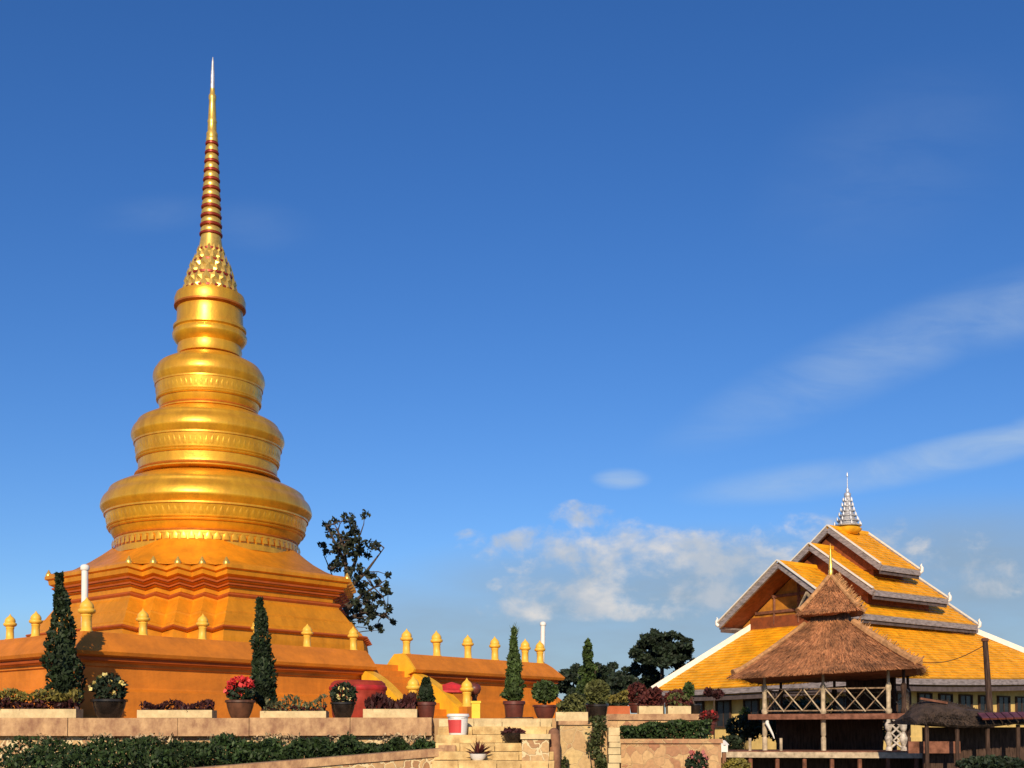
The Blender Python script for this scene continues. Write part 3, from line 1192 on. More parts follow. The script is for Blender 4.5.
CW = YW - .12
planter(-40, 76, 709, 721.5, CW, 'cream_stone', 'pale yellow planter at the left edge with olive shrubs, before the tall cypress',
        [('leaf_maroon', -.03, .24, 900, .13, .6, 'undergrowth'), ('leaf_yellow', .18, .42, 900, .12, .7, 'foliage')], base=1.956)
planter(137, 212, 710, 721, CW, 'cream_stone', 'cream planter with short dark red plants, between white and red flower pots',
        [('leaf_maroon', -.04, .2, 700, .12, 1.0, 'foliage')], base=1.956)
planter(260, 326, 711, 721, CW, 'cream_stone', 'cream planter with thin grey green plants, below the slender cypress',
        [('leaf_grey', -.03, .34, 420, .11, .7, 'foliage'), ('leaf_maroon', -.05, .12, 300, .1, .3, 'undergrowth')], base=1.956)
planter(363, 417, 709, 721, CW, 'cream_stone', 'cream planter packed with spiky dark red leaves, before the red drum',
        [('leaf_maroon', -.04, .30, 900, .15, 1.6, 'foliage')], base=1.956)
planter(556, 588, 712, 721, 24.35, 'cream_stone', 'pale planter with olive shrubs on top of the stone pier',
        [('leaf_olive', -.02, .36, 700, .11, .6, 'foliage')])
planter(607, 630, 706, 714.5, 27.7, 'red_orange', 'small orange planter with a flat clipped yellow green shrub',
        [('leaf_yellow', .1, .36, 700, .1, .2, 'foliage')])
planter(639, 663, 706, 714.5, 27.7, 'cream_stone', 'pale planter with dark red shrubs, left of the two on the right wall',
        [('leaf_red', -.02, .42, 600, .13, .7, 'foliage')])
planter(668, 691, 706, 714.5, 27.7, 'cream_stone', 'pale planter with olive and red shrubs, right of the two on the right wall',
        [('leaf_olive', -.02, .3, 300, .12, .7, 'foliage'), ('leaf_red', -.04, .2, 300, .12, .5, 'undergrowth')])

# ------------------------------------------------------------------ cypresses standing behind the planters
cypress(65, 706, 573, 25.9, 41, 'cypress_tree', 'tall dark conical cypress at the left, before the court wall', 'cypress', basez=PZ, n=3400, leaf=.12, lean=-6)
cypress(264, 706, 598, 25.9, 31, 'cypress_tree', 'slender dark cypress before the middle of the court wall', 'cypress', basez=PZ, n=2600, leaf=.11, lean=-4)

# ------------------------------------------------------------------ potted plants
root, tp_, r = potted(109, 721.5, 699, 36, 25.0, 'potted_flowers', 'big dark glazed pot of white flowers, right of the tall cypress', 'dark_pot', base=1.956)
m = MB(); leaf_mass(m, (tp_.x, tp_.y, tp_.z + .22), (.36, .3, .32), 520, .13); m.build('foliage', 'leaf_dark', root)
m = MB()
for dx, dz in ((-.33, .22), (-.14, .46), (.08, .36), (.32, .34), (.16, .12), (-.02, .5), (.36, .3), (-.25, .35)):
    for _ in range(7):
        m.leaf((tp_.x + dx + random.uniform(-.03, .03), tp_.y - .22 + random.uniform(-.03, .03), tp_.z + dz + random.uniform(-.03, .03)), .10, n=(0, -1, .3), asp=.8)
m.build('flowers', 'petal_white', root)

root, tp_, r = potted(240, 721, 700, 30, 25.0, 'potted_flowers', 'brown clay pot of bright red flowers, left of the slender cypress', 'brown_pot', base=1.956)
m = MB(); leaf_mass(m, (tp_.x, tp_.y, tp_.z + .16), (.3, .26, .22), 360, .13); m.build('foliage', 'leaf_dark', root)
m = MB(); leaf_mass(m, (tp_.x + .02, tp_.y - .05, tp_.z + .32), (.28, .2, .17), 240, .11, asp=.8); leaf_mass(m, (tp_.x - .1, tp_.y - .1, tp_.z + .2), (.24, .1, .14), 60, .1, asp=.8); m.build('flowers', 'petal_red', root)

root, tp_, r = potted(343, 721, 702, 26, 25.0, 'potted_shrub', 'dark pot with a white edged bushy shrub, left of the spiky red planter', 'dark_pot', base=1.956)
m = MB(); leaf_mass(m, (tp_.x, tp_.y, tp_.z + .14), (.29, .26, .28), 520, .11); m.build('foliage', 'leaf_dark', root)
m = MB(); leaf_mass(m, (tp_.x + .04, tp_.y - .12, tp_.z + .16), (.2, .18, .2), 46, .09); m.build('flowers', 'petal_white', root)

root, tp_, r = potted(426, 719.5, 702, 21, 25.2, 'potted_shrub', 'small cone shaped topiary in a reddish pot at the wall end', 'red_pot', base=1.956, style='straight')
m = MB()
blobcore(m, (tp_.x, tp_.y, tp_.z + .2), (.15, .15, .22))
for _ in range(900):
    t_ = random.random(); a = random.uniform(0, 6.28); rr = .215 * (1 - t_ * .75) * (.7 + .3 * random.random()) * (1 if t_ > .05 else .8)
    m.leaf((tp_.x + rr * math.cos(a), tp_.y + rr * math.sin(a), tp_.z + .0 + t_ * .52), .08, n=(math.cos(a), math.sin(a), .4))
m.build('foliage', 'leaf_cypress', root)

root, tp_, r = potted(514, 717, 701, 23, 27.0, 'potted_cypress', 'tall narrow cypress in a reddish clay pot above the steps', 'red_pot', style='straight', base=PZ + .004)
cypress(514, 703, 628, 27.0, 23, '', '', '', parent=root, n=2400, leaf=.10, wisps=True, mt='leaf_topiary')
root, tp_, r = potted(545, 722, 705, 25, 25.6, 'potted_topiary', 'green ball topiary in a dark red pot, right of the potted cypress', 'red_pot', base=PZ + .004)
m = MB(); m.tube([tp_ - Vector((0, 0, .05)), tp_ + Vector((.02, 0, .15))], [.03, .025], 8); m.build('stem', 'bark', root)
m = MB(); cc = at(545, 692, 25.6); blobcore(m, tuple(cc), (.2, .2, .18)); leaf_mass(m, tuple(cc), (.285, .27, .25), 1300, .085, shell=.6); m.build('foliage', 'leaf_topiary', root)
root, tp_, r = potted(597, 722, 704, 24, 25.0, 'potted_topiary', 'olive ball topiary in a dark pot behind the ivy', 'dark_pot', base=1.87)
m = MB(); m.tube([tp_ - Vector((0, 0, .05)), tp_ + Vector((.0, 0, .15))], [.03, .025], 8); m.build('stem', 'bark', root)
m = MB(); cc = at(597, 692, 25.0); blobcore(m, tuple(cc), (.19, .19, .2)); leaf_mass(m, tuple(cc), (.265, .25, .26), 1300, .085, shell=.6); m.build('foliage', 'leaf_olive', root)
for px, yb, yt, w, tb, tt, Y, lab in ((637, 713, 703, 17, 703, 684, 28.4, 'maroon leaved bush in a reddish pot behind the small orange planter'),
                                      (709, 735, 722, 15, 722, 712, 26.0, 'red flowered plant in a red pot at the right end of the hedge')):
    root, tp_, r = potted(px, yb, yt, w, Y, 'potted_shrub', lab, 'red_pot', style='straight')
    m = MB(); c0, c1 = at(px, tb, Y), at(px, tt, Y)
    leaf_mass(m, (c0.x, c0.y, (c0.z + c1.z) / 2), (w * .62 / F * Y, .22, (c1.z - c0.z) * .6), 500, .1)
    m.build('foliage', 'leaf_red', root)
    if px > 700:
        m = MB(); leaf_mass(m, (c0.x, c0.y - .05, (c0.z + c1.z) / 2 + .03), (.17, .15, .12), 90, .07, asp=.8); m.build('flowers', 'petal_red', root)
# small shrub between the pale planters and a dark red one by the hall window
root, tp_, r = potted(695, 714, 704, 13, 28.2, 'potted_shrub', 'little round green bush in a dark pot in front of the tiled roof', 'dark_pot')
m = MB(); c0 = at(689, 690, 28.2); m.tube([tp_ - Vector((0, 0, .05)), c0], [.02, .012], 6); m.build('stem', 'bark', root)
m = MB(); leaf_mass(m, tuple(c0), (.14, .14, .2), 420, .08, shell=.4); m.build('foliage', 'leaf_topiary', root)
sh = thing('red_shrub', tuple(at(714, 722, 29)), 'dark red shrub standing before the hall window', 'shrub')
m = MB(); m.tube([(at(714, 740, 29).x, 29, 0), at(714, 700, 29)], [.025, .012], 6); m.build('stem', 'bark', sh)
m = MB(); leaf_mass(m, tuple(at(709, 692, 29)), (.13, .15, .12), 160, .1, shell=.3); leaf_mass(m, tuple(at(718, 694, 29)), (.13, .15, .12), 160, .1, shell=.3); m.build('foliage', 'leaf_maroon', sh)

# things on the steps
def on_step(Y):
    k = max(0, math.ceil((YW + .12 - .36 - Y + .0) / .36) + 0)
    return k


def stepz(k):
    return PZ - .02 - .165 * k + .004


root = None
p = at(513, 744, 24.0)
t = thing('flower_bowl', (at(513, 740, 23.85).x, 23.87, stepz(3) + .0), 'small dark bowl of drooping plants on the right of the steps', 'potted plant')
m = MB(); m.lathe((t.location.x, t.location.y, t.location.z), [(.11, 0), (.17, .06), (.2, .16), (.21, .2), (.18, .2), (.16, .15)], 20); m.build('pot', 'dark_pot', t, 40)
m = MB(); leaf_mass(m, (t.location.x, t.location.y, t.location.z + .2), (.24, .2, .1), 320, .09); m.build('foliage', 'leaf_maroon', t)
zz = stepz(5)
t = thing('bromeliad', (at(478, 760, 23.1).x, 23.12, zz), 'spiky reddish plant in a pale bowl at the bottom of the steps', 'potted plant')
m = MB(); m.lathe(tuple(t.location), [(.09, 0), (.14, .05), (.17, .13), (.15, .13), (.12, .1)], 20); m.build('pot', 'white_paint', t, 40)
m = MB()
for i in range(46):
    a = random.uniform(0, 6.28); el = random.uniform(.25, 1.45)
    d_ = Vector((math.cos(a) * math.cos(el), math.sin(a) * math.cos(el), math.sin(el)))
    s_ = Vector((-math.sin(a), math.cos(a), 0)) * .02
    b0 = Vector(t.location) + Vector((0, 0, .1))
    m.quad(b0 - s_, b0 + s_, b0 + d_ * .2 + s_ * .8, b0 + d_ * .33 - Vector((0, 0, .03)), b0 + d_ * .2 - s_ * .8)
m.build('leaves', 'leaf_red', t)
# bucket
zb = stepz(2)
bx = at(458, 730, 24.2).x
t = thing('paint_bucket', (bx, 24.22, zb), 'white plastic bucket with a red patch standing on the steps', 'bucket')
m = MB(); m.lathe((bx, 24.22, zb), [(.17, 0), (.175, .01), (.205, .36), (.225, .37), (.225, .40), (.21, .42), (.195, .42), (.165, .03)], 28); m.build('tub', 'bucket_white', t, 40)
m = MB()
rr = []
for k in range(9):
    a = R(-165 + k * 12)
    rr.append([Vector((bx + (.179 + .03 * h_ / .36 + .006) * math.cos(a), 24.22 + (.179 + .03 * h_ / .36 + .006) * math.sin(a), zb + h_)) for h_ in (.04, .30)])
m.loft(rr, False)
m.build('red_patch', 'label_red', t)
m = MB(); m.tube([(bx - .225, 24.22, zb + .38)] + [(bx + .225 * math.cos(R(180 + k * 18)), 24.22 - .2 * math.sin(R(k * 18)), zb + .38 - .05 * math.sin(R(k * 18))) for k in range(1, 10)] + [(bx + .225, 24.22, zb + .38)], .006, 6)
m.build('handle', 'silver', t)
# yellow bin near the stairs' foot
p = at(476, 717, 28.5)
t = thing('yellow_bin', (p.x, 28.5, PZ), 'bright yellow bin standing before the right stair wall', 'bin')
m = MB(); m.box((p.x, 28.5, PZ + .21), (.2, .2, .41)); m.box((p.x, 28.5, PZ + .43), (.24, .24, .05)); m.build('body', 'bin_yellow', t)
# hose on the paving
m = MB()
pts = [at(505 + 28 * u, 716 + 4.5 * u, 25.8 - .6 * u) for u in [k / 12 for k in range(13)]]
pts = [Vector((q.x, q.y + .15 * math.sin(i * .9), PZ + .016)) for i, q in enumerate(pts)]
m.tube(pts, .014, 6)
tag(m.build('hose', 'cable', loc=pts[0]), 'thin dark hose lying on the top step below the potted cypress', 'hose')

# red drum behind the planters, red cloth and dark jar by the right stair wall
p = at(358, 716, 28.3)
t = thing('red_drum', (p.x, 28.3, PZ), 'large rounded dark red drum behind the spiky red planter', 'drum')
m = MB(); zt = at(358, 681, 28.3).z - PZ
m.lathe((p.x, 28.3, PZ), [(.55, 0), (.6, .1), (.64, zt * .5), (.66, zt * .8), (.64, zt * .93), (.56, zt), (.2, zt + .02)], 32); m.build('body', 'red_cloth', t, 50)
m = MB(); m.lathe((p.x, 28.3, PZ), [(.655, zt * .74), (.685, zt * .78), (.685, zt * .84), (.65, zt * .88)], 32); m.build('hoop', 'petal_red', t, 40)
p = at(452, 690, 35.2); 
t = thing('parasol', (p.x, 35.0, PZ), 'red parasol half hidden behind the right stair wall', 'parasol')
m = MB(); m.tube([(p.x, 35.0, PZ), (p.x, 35.0, at(452, 683, 35).z)], .025, 8); m.build('pole', 'wood_dark', t)
m = MB(); m.lathe((p.x, 35.0, 0), [(.62, at(452, 693, 35).z), (.60, at(452, 691, 35).z), (.3, at(452, 685, 35).z), (.02, at(452, 682, 35).z)], 16); m.build('canopy', 'petal_red', t)
p = at(474.5, 689, 34.6)
t = thing('round_jar', (p.x, p.y, PZ), 'dark red round jar on a stand, half behind the lotus post by the yellow bin', 'jar')
m = MB(); m.lathe((p.x, p.y, 0), [(.13, PZ), (.11, PZ + .1), (.07, p.z - .25), (.11, p.z - .17)], 14); m.build('stand', 'wood_dark', t)
m = MB(); m.lathe(tuple(p), [(.07, -.18), (.15, -.12), (.19, 0), (.17, .09), (.09, .15), (.1, .18)], 20); m.build('body', 'red_pot', t, 50)

# ------------------------------------------------------------------ hall with stacked tiled roofs
PH = R(38)
E1 = Vector((math.cos(PH), math.sin(PH), 0))
E2 = Vector((math.sin(PH), -math.cos(PH), 0))
HC = atz(849, 8, 70)
HC.z = 0
hall = thing('temple_hall', tuple(HC), 'temple hall with stacked orange tiled roofs, grey barge boards and a silver pinnacle', 'temple')


def hp(s, t, z):
    return HC + E1 * s + E2 * t + Vector((0, 0, z))


def courses(m, a, b, c, d, n, lift=.05):
    """tiled slope a-b (eave) to d-c (ridge) in overlapping courses"""
    nn = (b - a).cross(d - a).normalized()
    if nn.z < 0:
        nn = -nn
    for i in range(n):
        t0, t1 = i / n, (i + 1) / n
        p, q = a.lerp(d, t0), b.lerp(c, t0)
        r, s = b.lerp(c, t1), a.lerp(d, t1)
        k = max(1, round((q - p).length / .42))
        for j in range(k):
            u0, u1 = j / k, (j + 1) / k
            lf = nn * (lift + random.uniform(-.012, .012))
            p0, q0, r0, s0 = p.lerp(q, u0), p.lerp(q, u1), s.lerp(r, u1), s.lerp(r, u0)
            n0 = len(m.v)
            m.v += [p0 - nn * .03, q0 - nn * .03, q0 + lf, p0 + lf, r0 + nn * .005, s0 + nn * .005]
            m.f += [(n0, n0 + 1, n0 + 2, n0 + 3), (n0 + 3, n0 + 2, n0 + 4, n0 + 5)]


def gable_tier(L, W, zr, ze, n, chofa):
    r = MB()
    for sg in (1, -1):
        courses(r, hp(-L, sg * W, ze), hp(L, sg * W, ze), hp(L, 0, zr), hp(-L, 0, zr), n)
    rf = r.build('tile_roof', 'tile', hall)
    sl = math.hypot(W, zr - ze)
    # soffit boards under the tiles
    s = MB()
    for sg in (1, -1):
        p = [hp(-L + .03, sg * W, ze - .06), hp(L - .03, sg * W, ze - .06), hp(L - .03, 0, zr - .06), hp(-L + .03, 0, zr - .06)]
        s.loft([p, [q - Vector((0, 0, .1)) for q in p]], True, True, True)
    s.build('soffit', 'soffit', rf)
    # grey barge boards on the gable ends and fascia along the eaves
    for e in (-L, L):
        for sg in (1, -1):
            f = MB()
            f.beam(hp(e * 1.012, sg * (W + .02), ze - .12), hp(e * 1.012, sg * .03, zr - .10), .14, .32)
            f.build('barge_board', 'fascia', rf)
            f = MB()
            f.beam(hp(e * 1.03, sg * (W + .03), ze + .13), hp(e * 1.03, 0, zr + .16), .13, .07)
            f.build('barge_trim', 'ridge_white', rf)
    for sg in (1, -1):
        f = MB()
        f.beam(hp(-L, sg * (W + .03), ze - .13), hp(L, sg * (W + .03), ze - .13), .10, .30)
        f.build('eave_board', 'fascia', rf)
        f = MB()
        f.beam(hp(-L, sg * (W - .06), ze - .36), hp(L, sg * (W - .06), ze - .36), .08, .2)
        f.build('lower_eave_board', 'fascia_dark', rf)
    f = MB(); f.beam(hp(-L, 0, zr + .06), hp(L, 0, zr + .06), .24, .2); f.build('ridge_cap', 'tile', rf)
    if chofa:
        for e_, sg in chofa:
            if True:
                e = e_ * L
                f = MB()
                b0 = hp(e * 1.02, sg * W, ze - .1)
                o = (E1 * (1 if e > 0 else -1) * .4 + E2 * sg).normalized()
                f.tube([b0, b0 + o * .12 + Vector((0, 0, .1)), b0 + o * .14 + Vector((0, 0, .28)), b0 + o * .07 + Vector((0, 0, .43)), b0 + o * .12 + Vector((0, 0, .52))], [.10, .11, .085, .06, .025], 8)
                f.build('eave_finial', 'white_paint', rf, 60)
    return rf


W_ = 4.4
Z1r, Z1e = 13.55, 10.98
Z2r, Z2e = 12.35, 9.40
Z3r, Z3e = 11.12, 8.02
gable_tier(1.85, 3.5, Z1r, Z1e, 13, ((1, 1),))
gable_tier(3.5, 4.2, Z2r, Z2e, 14, ((1, 1),))
gable_tier(6.2, 4.4, Z3r, Z3e, 15, ((1, 1), (-1, -1)))
# walls between the tiers and the recessed gable
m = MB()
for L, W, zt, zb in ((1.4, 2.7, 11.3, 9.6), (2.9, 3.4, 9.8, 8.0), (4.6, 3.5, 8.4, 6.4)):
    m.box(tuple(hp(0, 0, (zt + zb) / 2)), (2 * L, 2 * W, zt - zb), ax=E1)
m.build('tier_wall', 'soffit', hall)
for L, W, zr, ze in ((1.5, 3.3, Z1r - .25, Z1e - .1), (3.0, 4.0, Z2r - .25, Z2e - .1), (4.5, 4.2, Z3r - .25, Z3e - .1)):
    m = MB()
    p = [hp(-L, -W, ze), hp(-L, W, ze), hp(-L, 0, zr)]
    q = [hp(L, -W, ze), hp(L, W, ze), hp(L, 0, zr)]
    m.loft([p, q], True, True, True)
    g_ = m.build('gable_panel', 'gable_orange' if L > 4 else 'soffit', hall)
    if L > 4:
        f = MB()
        for u in (.25, .55):
            z = ze + (zr - ze) * u
            f.beam(hp(-L - .05, -W * (1 - u), z), hp(-L - .05, W * (1 - u), z), .12, .16)
        f.beam(hp(-L - .06, 0, ze), hp(-L - .06, 0, zr - .2), .16, .1)
        for sg in (1, -1):
            f.beam(hp(-L - .06, sg * W * .42, ze), hp(-L - .06, sg * W * .42, ze + (zr - ze) * .55), .12, .1)
        f.build('gable_beam', 'wood_red', g_)

# skirt roof
SL0, SL1, SW = -8.6, 12.4, 7.6
TL0, TL1, TW = -4.4, 6.5, 3.6
CZ = [.1, .35, .95, .6]
ZE, ZT = 4.12, 7.85
UPT = .35
m = MB()


def eave(p, q):
    """eave line with lifted corners"""
    return [p.lerp(q, k / 10) + Vector((0, 0, .12 * abs(k / 5 - 1) ** 2.6 - .12)) for k in range(11)]


corners = [(SL0, -SW), (SL0, SW), (SL1, SW), (SL1, -SW)]
inner = [(TL0, -TW), (TL0, TW), (TL1, TW), (TL1, -TW)]
NCO = 22
for i in range(4):
    j = (i + 1) % 4
    ea = eave(hp(*corners[i], ZE + CZ[i]), hp(*corners[j], ZE + CZ[j]))
    ia, ib = hp(*inner[i], ZT), hp(*inner[j], ZT)
    for k in range(10):
        courses(m, ea[k], ea[k + 1], ia.lerp(ib, (k + 1) / 10), ia.lerp(ib, k / 10), NCO, .05)
sk = m.build('skirt_roof', 'tile', hall)
m = MB(); m2 = MB()
for i in range(4):
    j = (i + 1) % 4
    ea = eave(hp(*corners[i], ZE + CZ[i]), hp(*corners[j], ZE + CZ[j]))
    for k in range(10):
        m.beam(ea[k] - Vector((0, 0, .18)), ea[k + 1] - Vector((0, 0, .18)), .12, .30)
        m2.beam(ea[k] * 1 - Vector((0, 0, .44)) + (HC - ea[k]).normalized() * .2, ea[k + 1] - Vector((0, 0, .44)) + (HC - ea[k + 1]).normalized() * .2, .1, .26)
m.build('eave_board', 'fascia', sk)
m2.build('lower_eave_board', 'fascia_dark', sk)
for i in range(4):
    f = MB()
    a_, b_ = hp(*corners[i], ZE + CZ[i]), hp(*inner[i], ZT)
    pts = [a_.lerp(b_, k / 8) + Vector((0, 0, .1)) for k in range(9)]
    for k in range(8):
        f.beam(pts[k], pts[k + 1], .42, .3)
    f.build('hip_ridge', 'ridge_white', sk)
# soffit and walls
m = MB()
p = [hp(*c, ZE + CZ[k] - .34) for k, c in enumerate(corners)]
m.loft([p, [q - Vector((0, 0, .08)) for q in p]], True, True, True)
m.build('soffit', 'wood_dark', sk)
WI = 1.3
m = MB()
m.box(tuple(hp((SL0 + SL1) / 2, 0, 2.35)), (SL1 - SL0 - 2 * WI, 2 * (SW - WI), 4.7), ax=E1)
wl = m.build('wall', 'hall_wall', hall)
m = MB()
m.box(tuple(hp((SL0 + SL1) / 2, 0, .75)), (SL1 - SL0 - 2 * WI + .12, 2 * (SW - WI) + .12, 1.5), ax=E1)
m.build('wall_base', 'hall_wall', wl)


def window(s, t, nrm, along, w, z0, z1):
    f = MB()
    c = hp(s, t, (z0 + z1) / 2)
    f.box(tuple(c + nrm * .03), (w, .08, z1 - z0), ax=along)
    wi = f.build('window', 'window_dark', hall)
    f = MB()
    for e in (-1, 1):
        f.box(tuple(c + along * e * (w / 2 + .04) + nrm * .06), (.08, .14, z1 - z0 + .16), ax=along)
    f.box(tuple(c + nrm * .06 + Vector((0, 0, (z1 - z0) / 2 + .04))), (w, .14, .08), ax=along)
    f.box(tuple(c + nrm * .08 - Vector((0, 0, (z1 - z0) / 2 + .04))), (w + .16, .18, .08), ax=along)
    f.box(tuple(c + nrm * .075), (.05, .04, z1 - z0), ax=along)
    f.build('frame', 'wood_dark', wi)


for k in range(9):
    window(-6.1 + k * 1.95, SW - WI, E2, E1, 1.1, 2.35, 3.75)
for k in range(6):
    window(SL0 + WI, -5.2 + k * 2.05, -E1, E2, .95, 2.1, 3.5)

# pinnacle
pn = hp(0, 0, Z1r)
m = MB(); m.lathe(tuple(pn), [(.5, -.2), (.75, 0), (.8, .12), (.6, .25), (.45, .3)], 20); m.build('pinnacle_base', 'yellow_paint', hall, 50)
m = MB()
z = .28
r = .78
for k in range(6):
    m.lathe(tuple(pn), [(r * .6, z - .02), (r, z), (r * 1.02, z + .06), (r * .78, z + .1), (r * .62, z + .30)], 16)
    for j in range(8):
        a = j * math.pi / 4
        m.lathe((pn.x + r * math.cos(a), pn.y + r * math.sin(a), pn.z + z), [(.05, .03), (.06, .12), (.015, .26)], 6)
    z += .29
    r *= .80
m.lathe(tuple(pn), [(.16, z - .05), (.2, z + .05), (.2, z + .2), (.08, z + .3), (.1, z + .42), (.03, z + .55), (.012, z + 1.2), (.05, z + 1.22), (.05, z + 1.3), (.005, z + 1.5)], 12)
m.build('pinnacle', 'silver', hall, 50)

# ------------------------------------------------------------------ thatched pavilion on a deck
GR = R(-20)
GU = Vector((math.cos(GR), math.sin(GR), 0))
GB = Vector((-math.sin(GR), math.cos(GR), 0))
GC = atz(832, 3, 41.3)
GC.z = 0
FZ = 2.30


def gp(u, v, z):
    return GC + GU * u + GB * v + Vector((0, 0, z))


gz = thing('thatched_pavilion', tuple(GC), 'open wooden pavilion with a two tier brown thatch roof and lattice railing', 'pavilion')
# posts
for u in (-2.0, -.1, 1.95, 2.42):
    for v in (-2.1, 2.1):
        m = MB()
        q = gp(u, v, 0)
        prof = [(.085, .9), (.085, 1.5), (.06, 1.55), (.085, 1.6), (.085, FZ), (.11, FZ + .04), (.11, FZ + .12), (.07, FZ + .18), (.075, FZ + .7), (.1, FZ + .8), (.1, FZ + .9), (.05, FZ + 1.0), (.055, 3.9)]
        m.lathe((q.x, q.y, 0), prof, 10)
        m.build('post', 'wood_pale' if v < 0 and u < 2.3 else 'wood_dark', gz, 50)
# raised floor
m = MB()
m.box(tuple(gp(0.1, 0, FZ - .09)), (5.1, 4.7, .14), ax=GU)
m.build('floor', 'wood_red', gz)
m = MB()
m.beam(gp(-2.5, -2.36, FZ - .1), gp(2.7, -2.36, FZ - .1), .10, .18)
m.build('floor_beam', 'wood_red', gz)
# lattice railing panels
def rail_panel(p, q, n):
    m = MB()
    up = Vector((0, 0, 1))
    m.beam(p + up * .82, q + up * .82, .045, .045)
    m.beam(p + up * .1, q + up * .1, .04, .04)
    for k in range(n):
        a, b_ = p.lerp(q, k / n), p.lerp(q, (k + 1) / n)
        m.beam(a + up * .1, b_ + up * .82, .028, .032)
        m.beam(a + up * .82 + GB * .03, b_ + up * .1 + GB * .03, .018, .02)
    rl = m.build('railing', 'rail_wood', gz)
    m = MB()
    for k in range(n):
        a, b_ = p.lerp(q, k / n), p.lerp(q, (k + 1) / n)
        j = random.uniform(-.03, .03)
        m.beam(a + up * (.84 + j) + GB * -.03, b_ + up * (.08 - j) + GB * -.03, .025, .036)
    m.build('brace', 'wood_pale', rl)
    return rl


rail_panel(gp(-1.95, -2.14, FZ), gp(-.16, -2.14, FZ), 3)
rail_panel(gp(-.04, -2.14, FZ), gp(1.88, -2.14, FZ), 3)
rail_panel(gp(2.45, -2.1, FZ), gp(2.45, 2.1, FZ), 5)
rail_panel(gp(-2.0, -2.1, FZ), gp(-2.0, 2.1, FZ), 5)
rail_panel(gp(-2.0, 2.1, FZ), gp(2.4, 2.1, FZ), 6)
# dark slats added to stand for the shade inside and beneath
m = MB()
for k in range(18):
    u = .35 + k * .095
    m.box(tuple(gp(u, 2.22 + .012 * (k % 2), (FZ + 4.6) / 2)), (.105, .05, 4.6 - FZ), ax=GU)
m.build('back_shade_screen', 'wood_dark', gz)
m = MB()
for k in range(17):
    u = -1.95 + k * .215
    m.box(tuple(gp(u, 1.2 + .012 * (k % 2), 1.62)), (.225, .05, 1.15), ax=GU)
m.build('under_shade_screen', 'wood_dark', gz)  # dark sheet of slats added in place of shade under the floor
# carved white balusters between the right-hand posts and a white bracket at the left
m = MB()
for k, u in enumerate((1.95, 2.4)):
    q = gp(u, -2.32, 1.1)
    m.lathe(tuple(q), [(.10, 0), (.10, .1), (.06, .14), (.12, .3), (.13, .42), (.07, .55), (.05, .6), (.11, .7), (.12, .84), (.06, .95), (.09, 1.05), (.09, 1.1)], 10)
for s_ in (1, -1):
    m.tube([gp(2.18 - .16 * s_, -2.32, 1.2), gp(2.18 + .1 * s_, -2.32, 1.42), gp(2.18 - .14 * s_, -2.32, 1.65), gp(2.18 + .12 * s_, -2.32, 1.9), gp(2.18 - .1 * s_, -2.32, 2.1)], .045, 8)
m.build('carved_baluster', 'carved_wood', gz, 50)
m = MB()
m.tube([gp(-1.86, -2.3, FZ - .12), gp(-1.9, -2.3, 2.0), gp(-1.82, -2.3, 1.84), gp(-1.72, -2.3, 1.64), gp(-1.66, -2.3, 1.48)], [.035, .07, .05, .035, .015], 8)
m.build('bracket', 'white_paint', gz, 60)

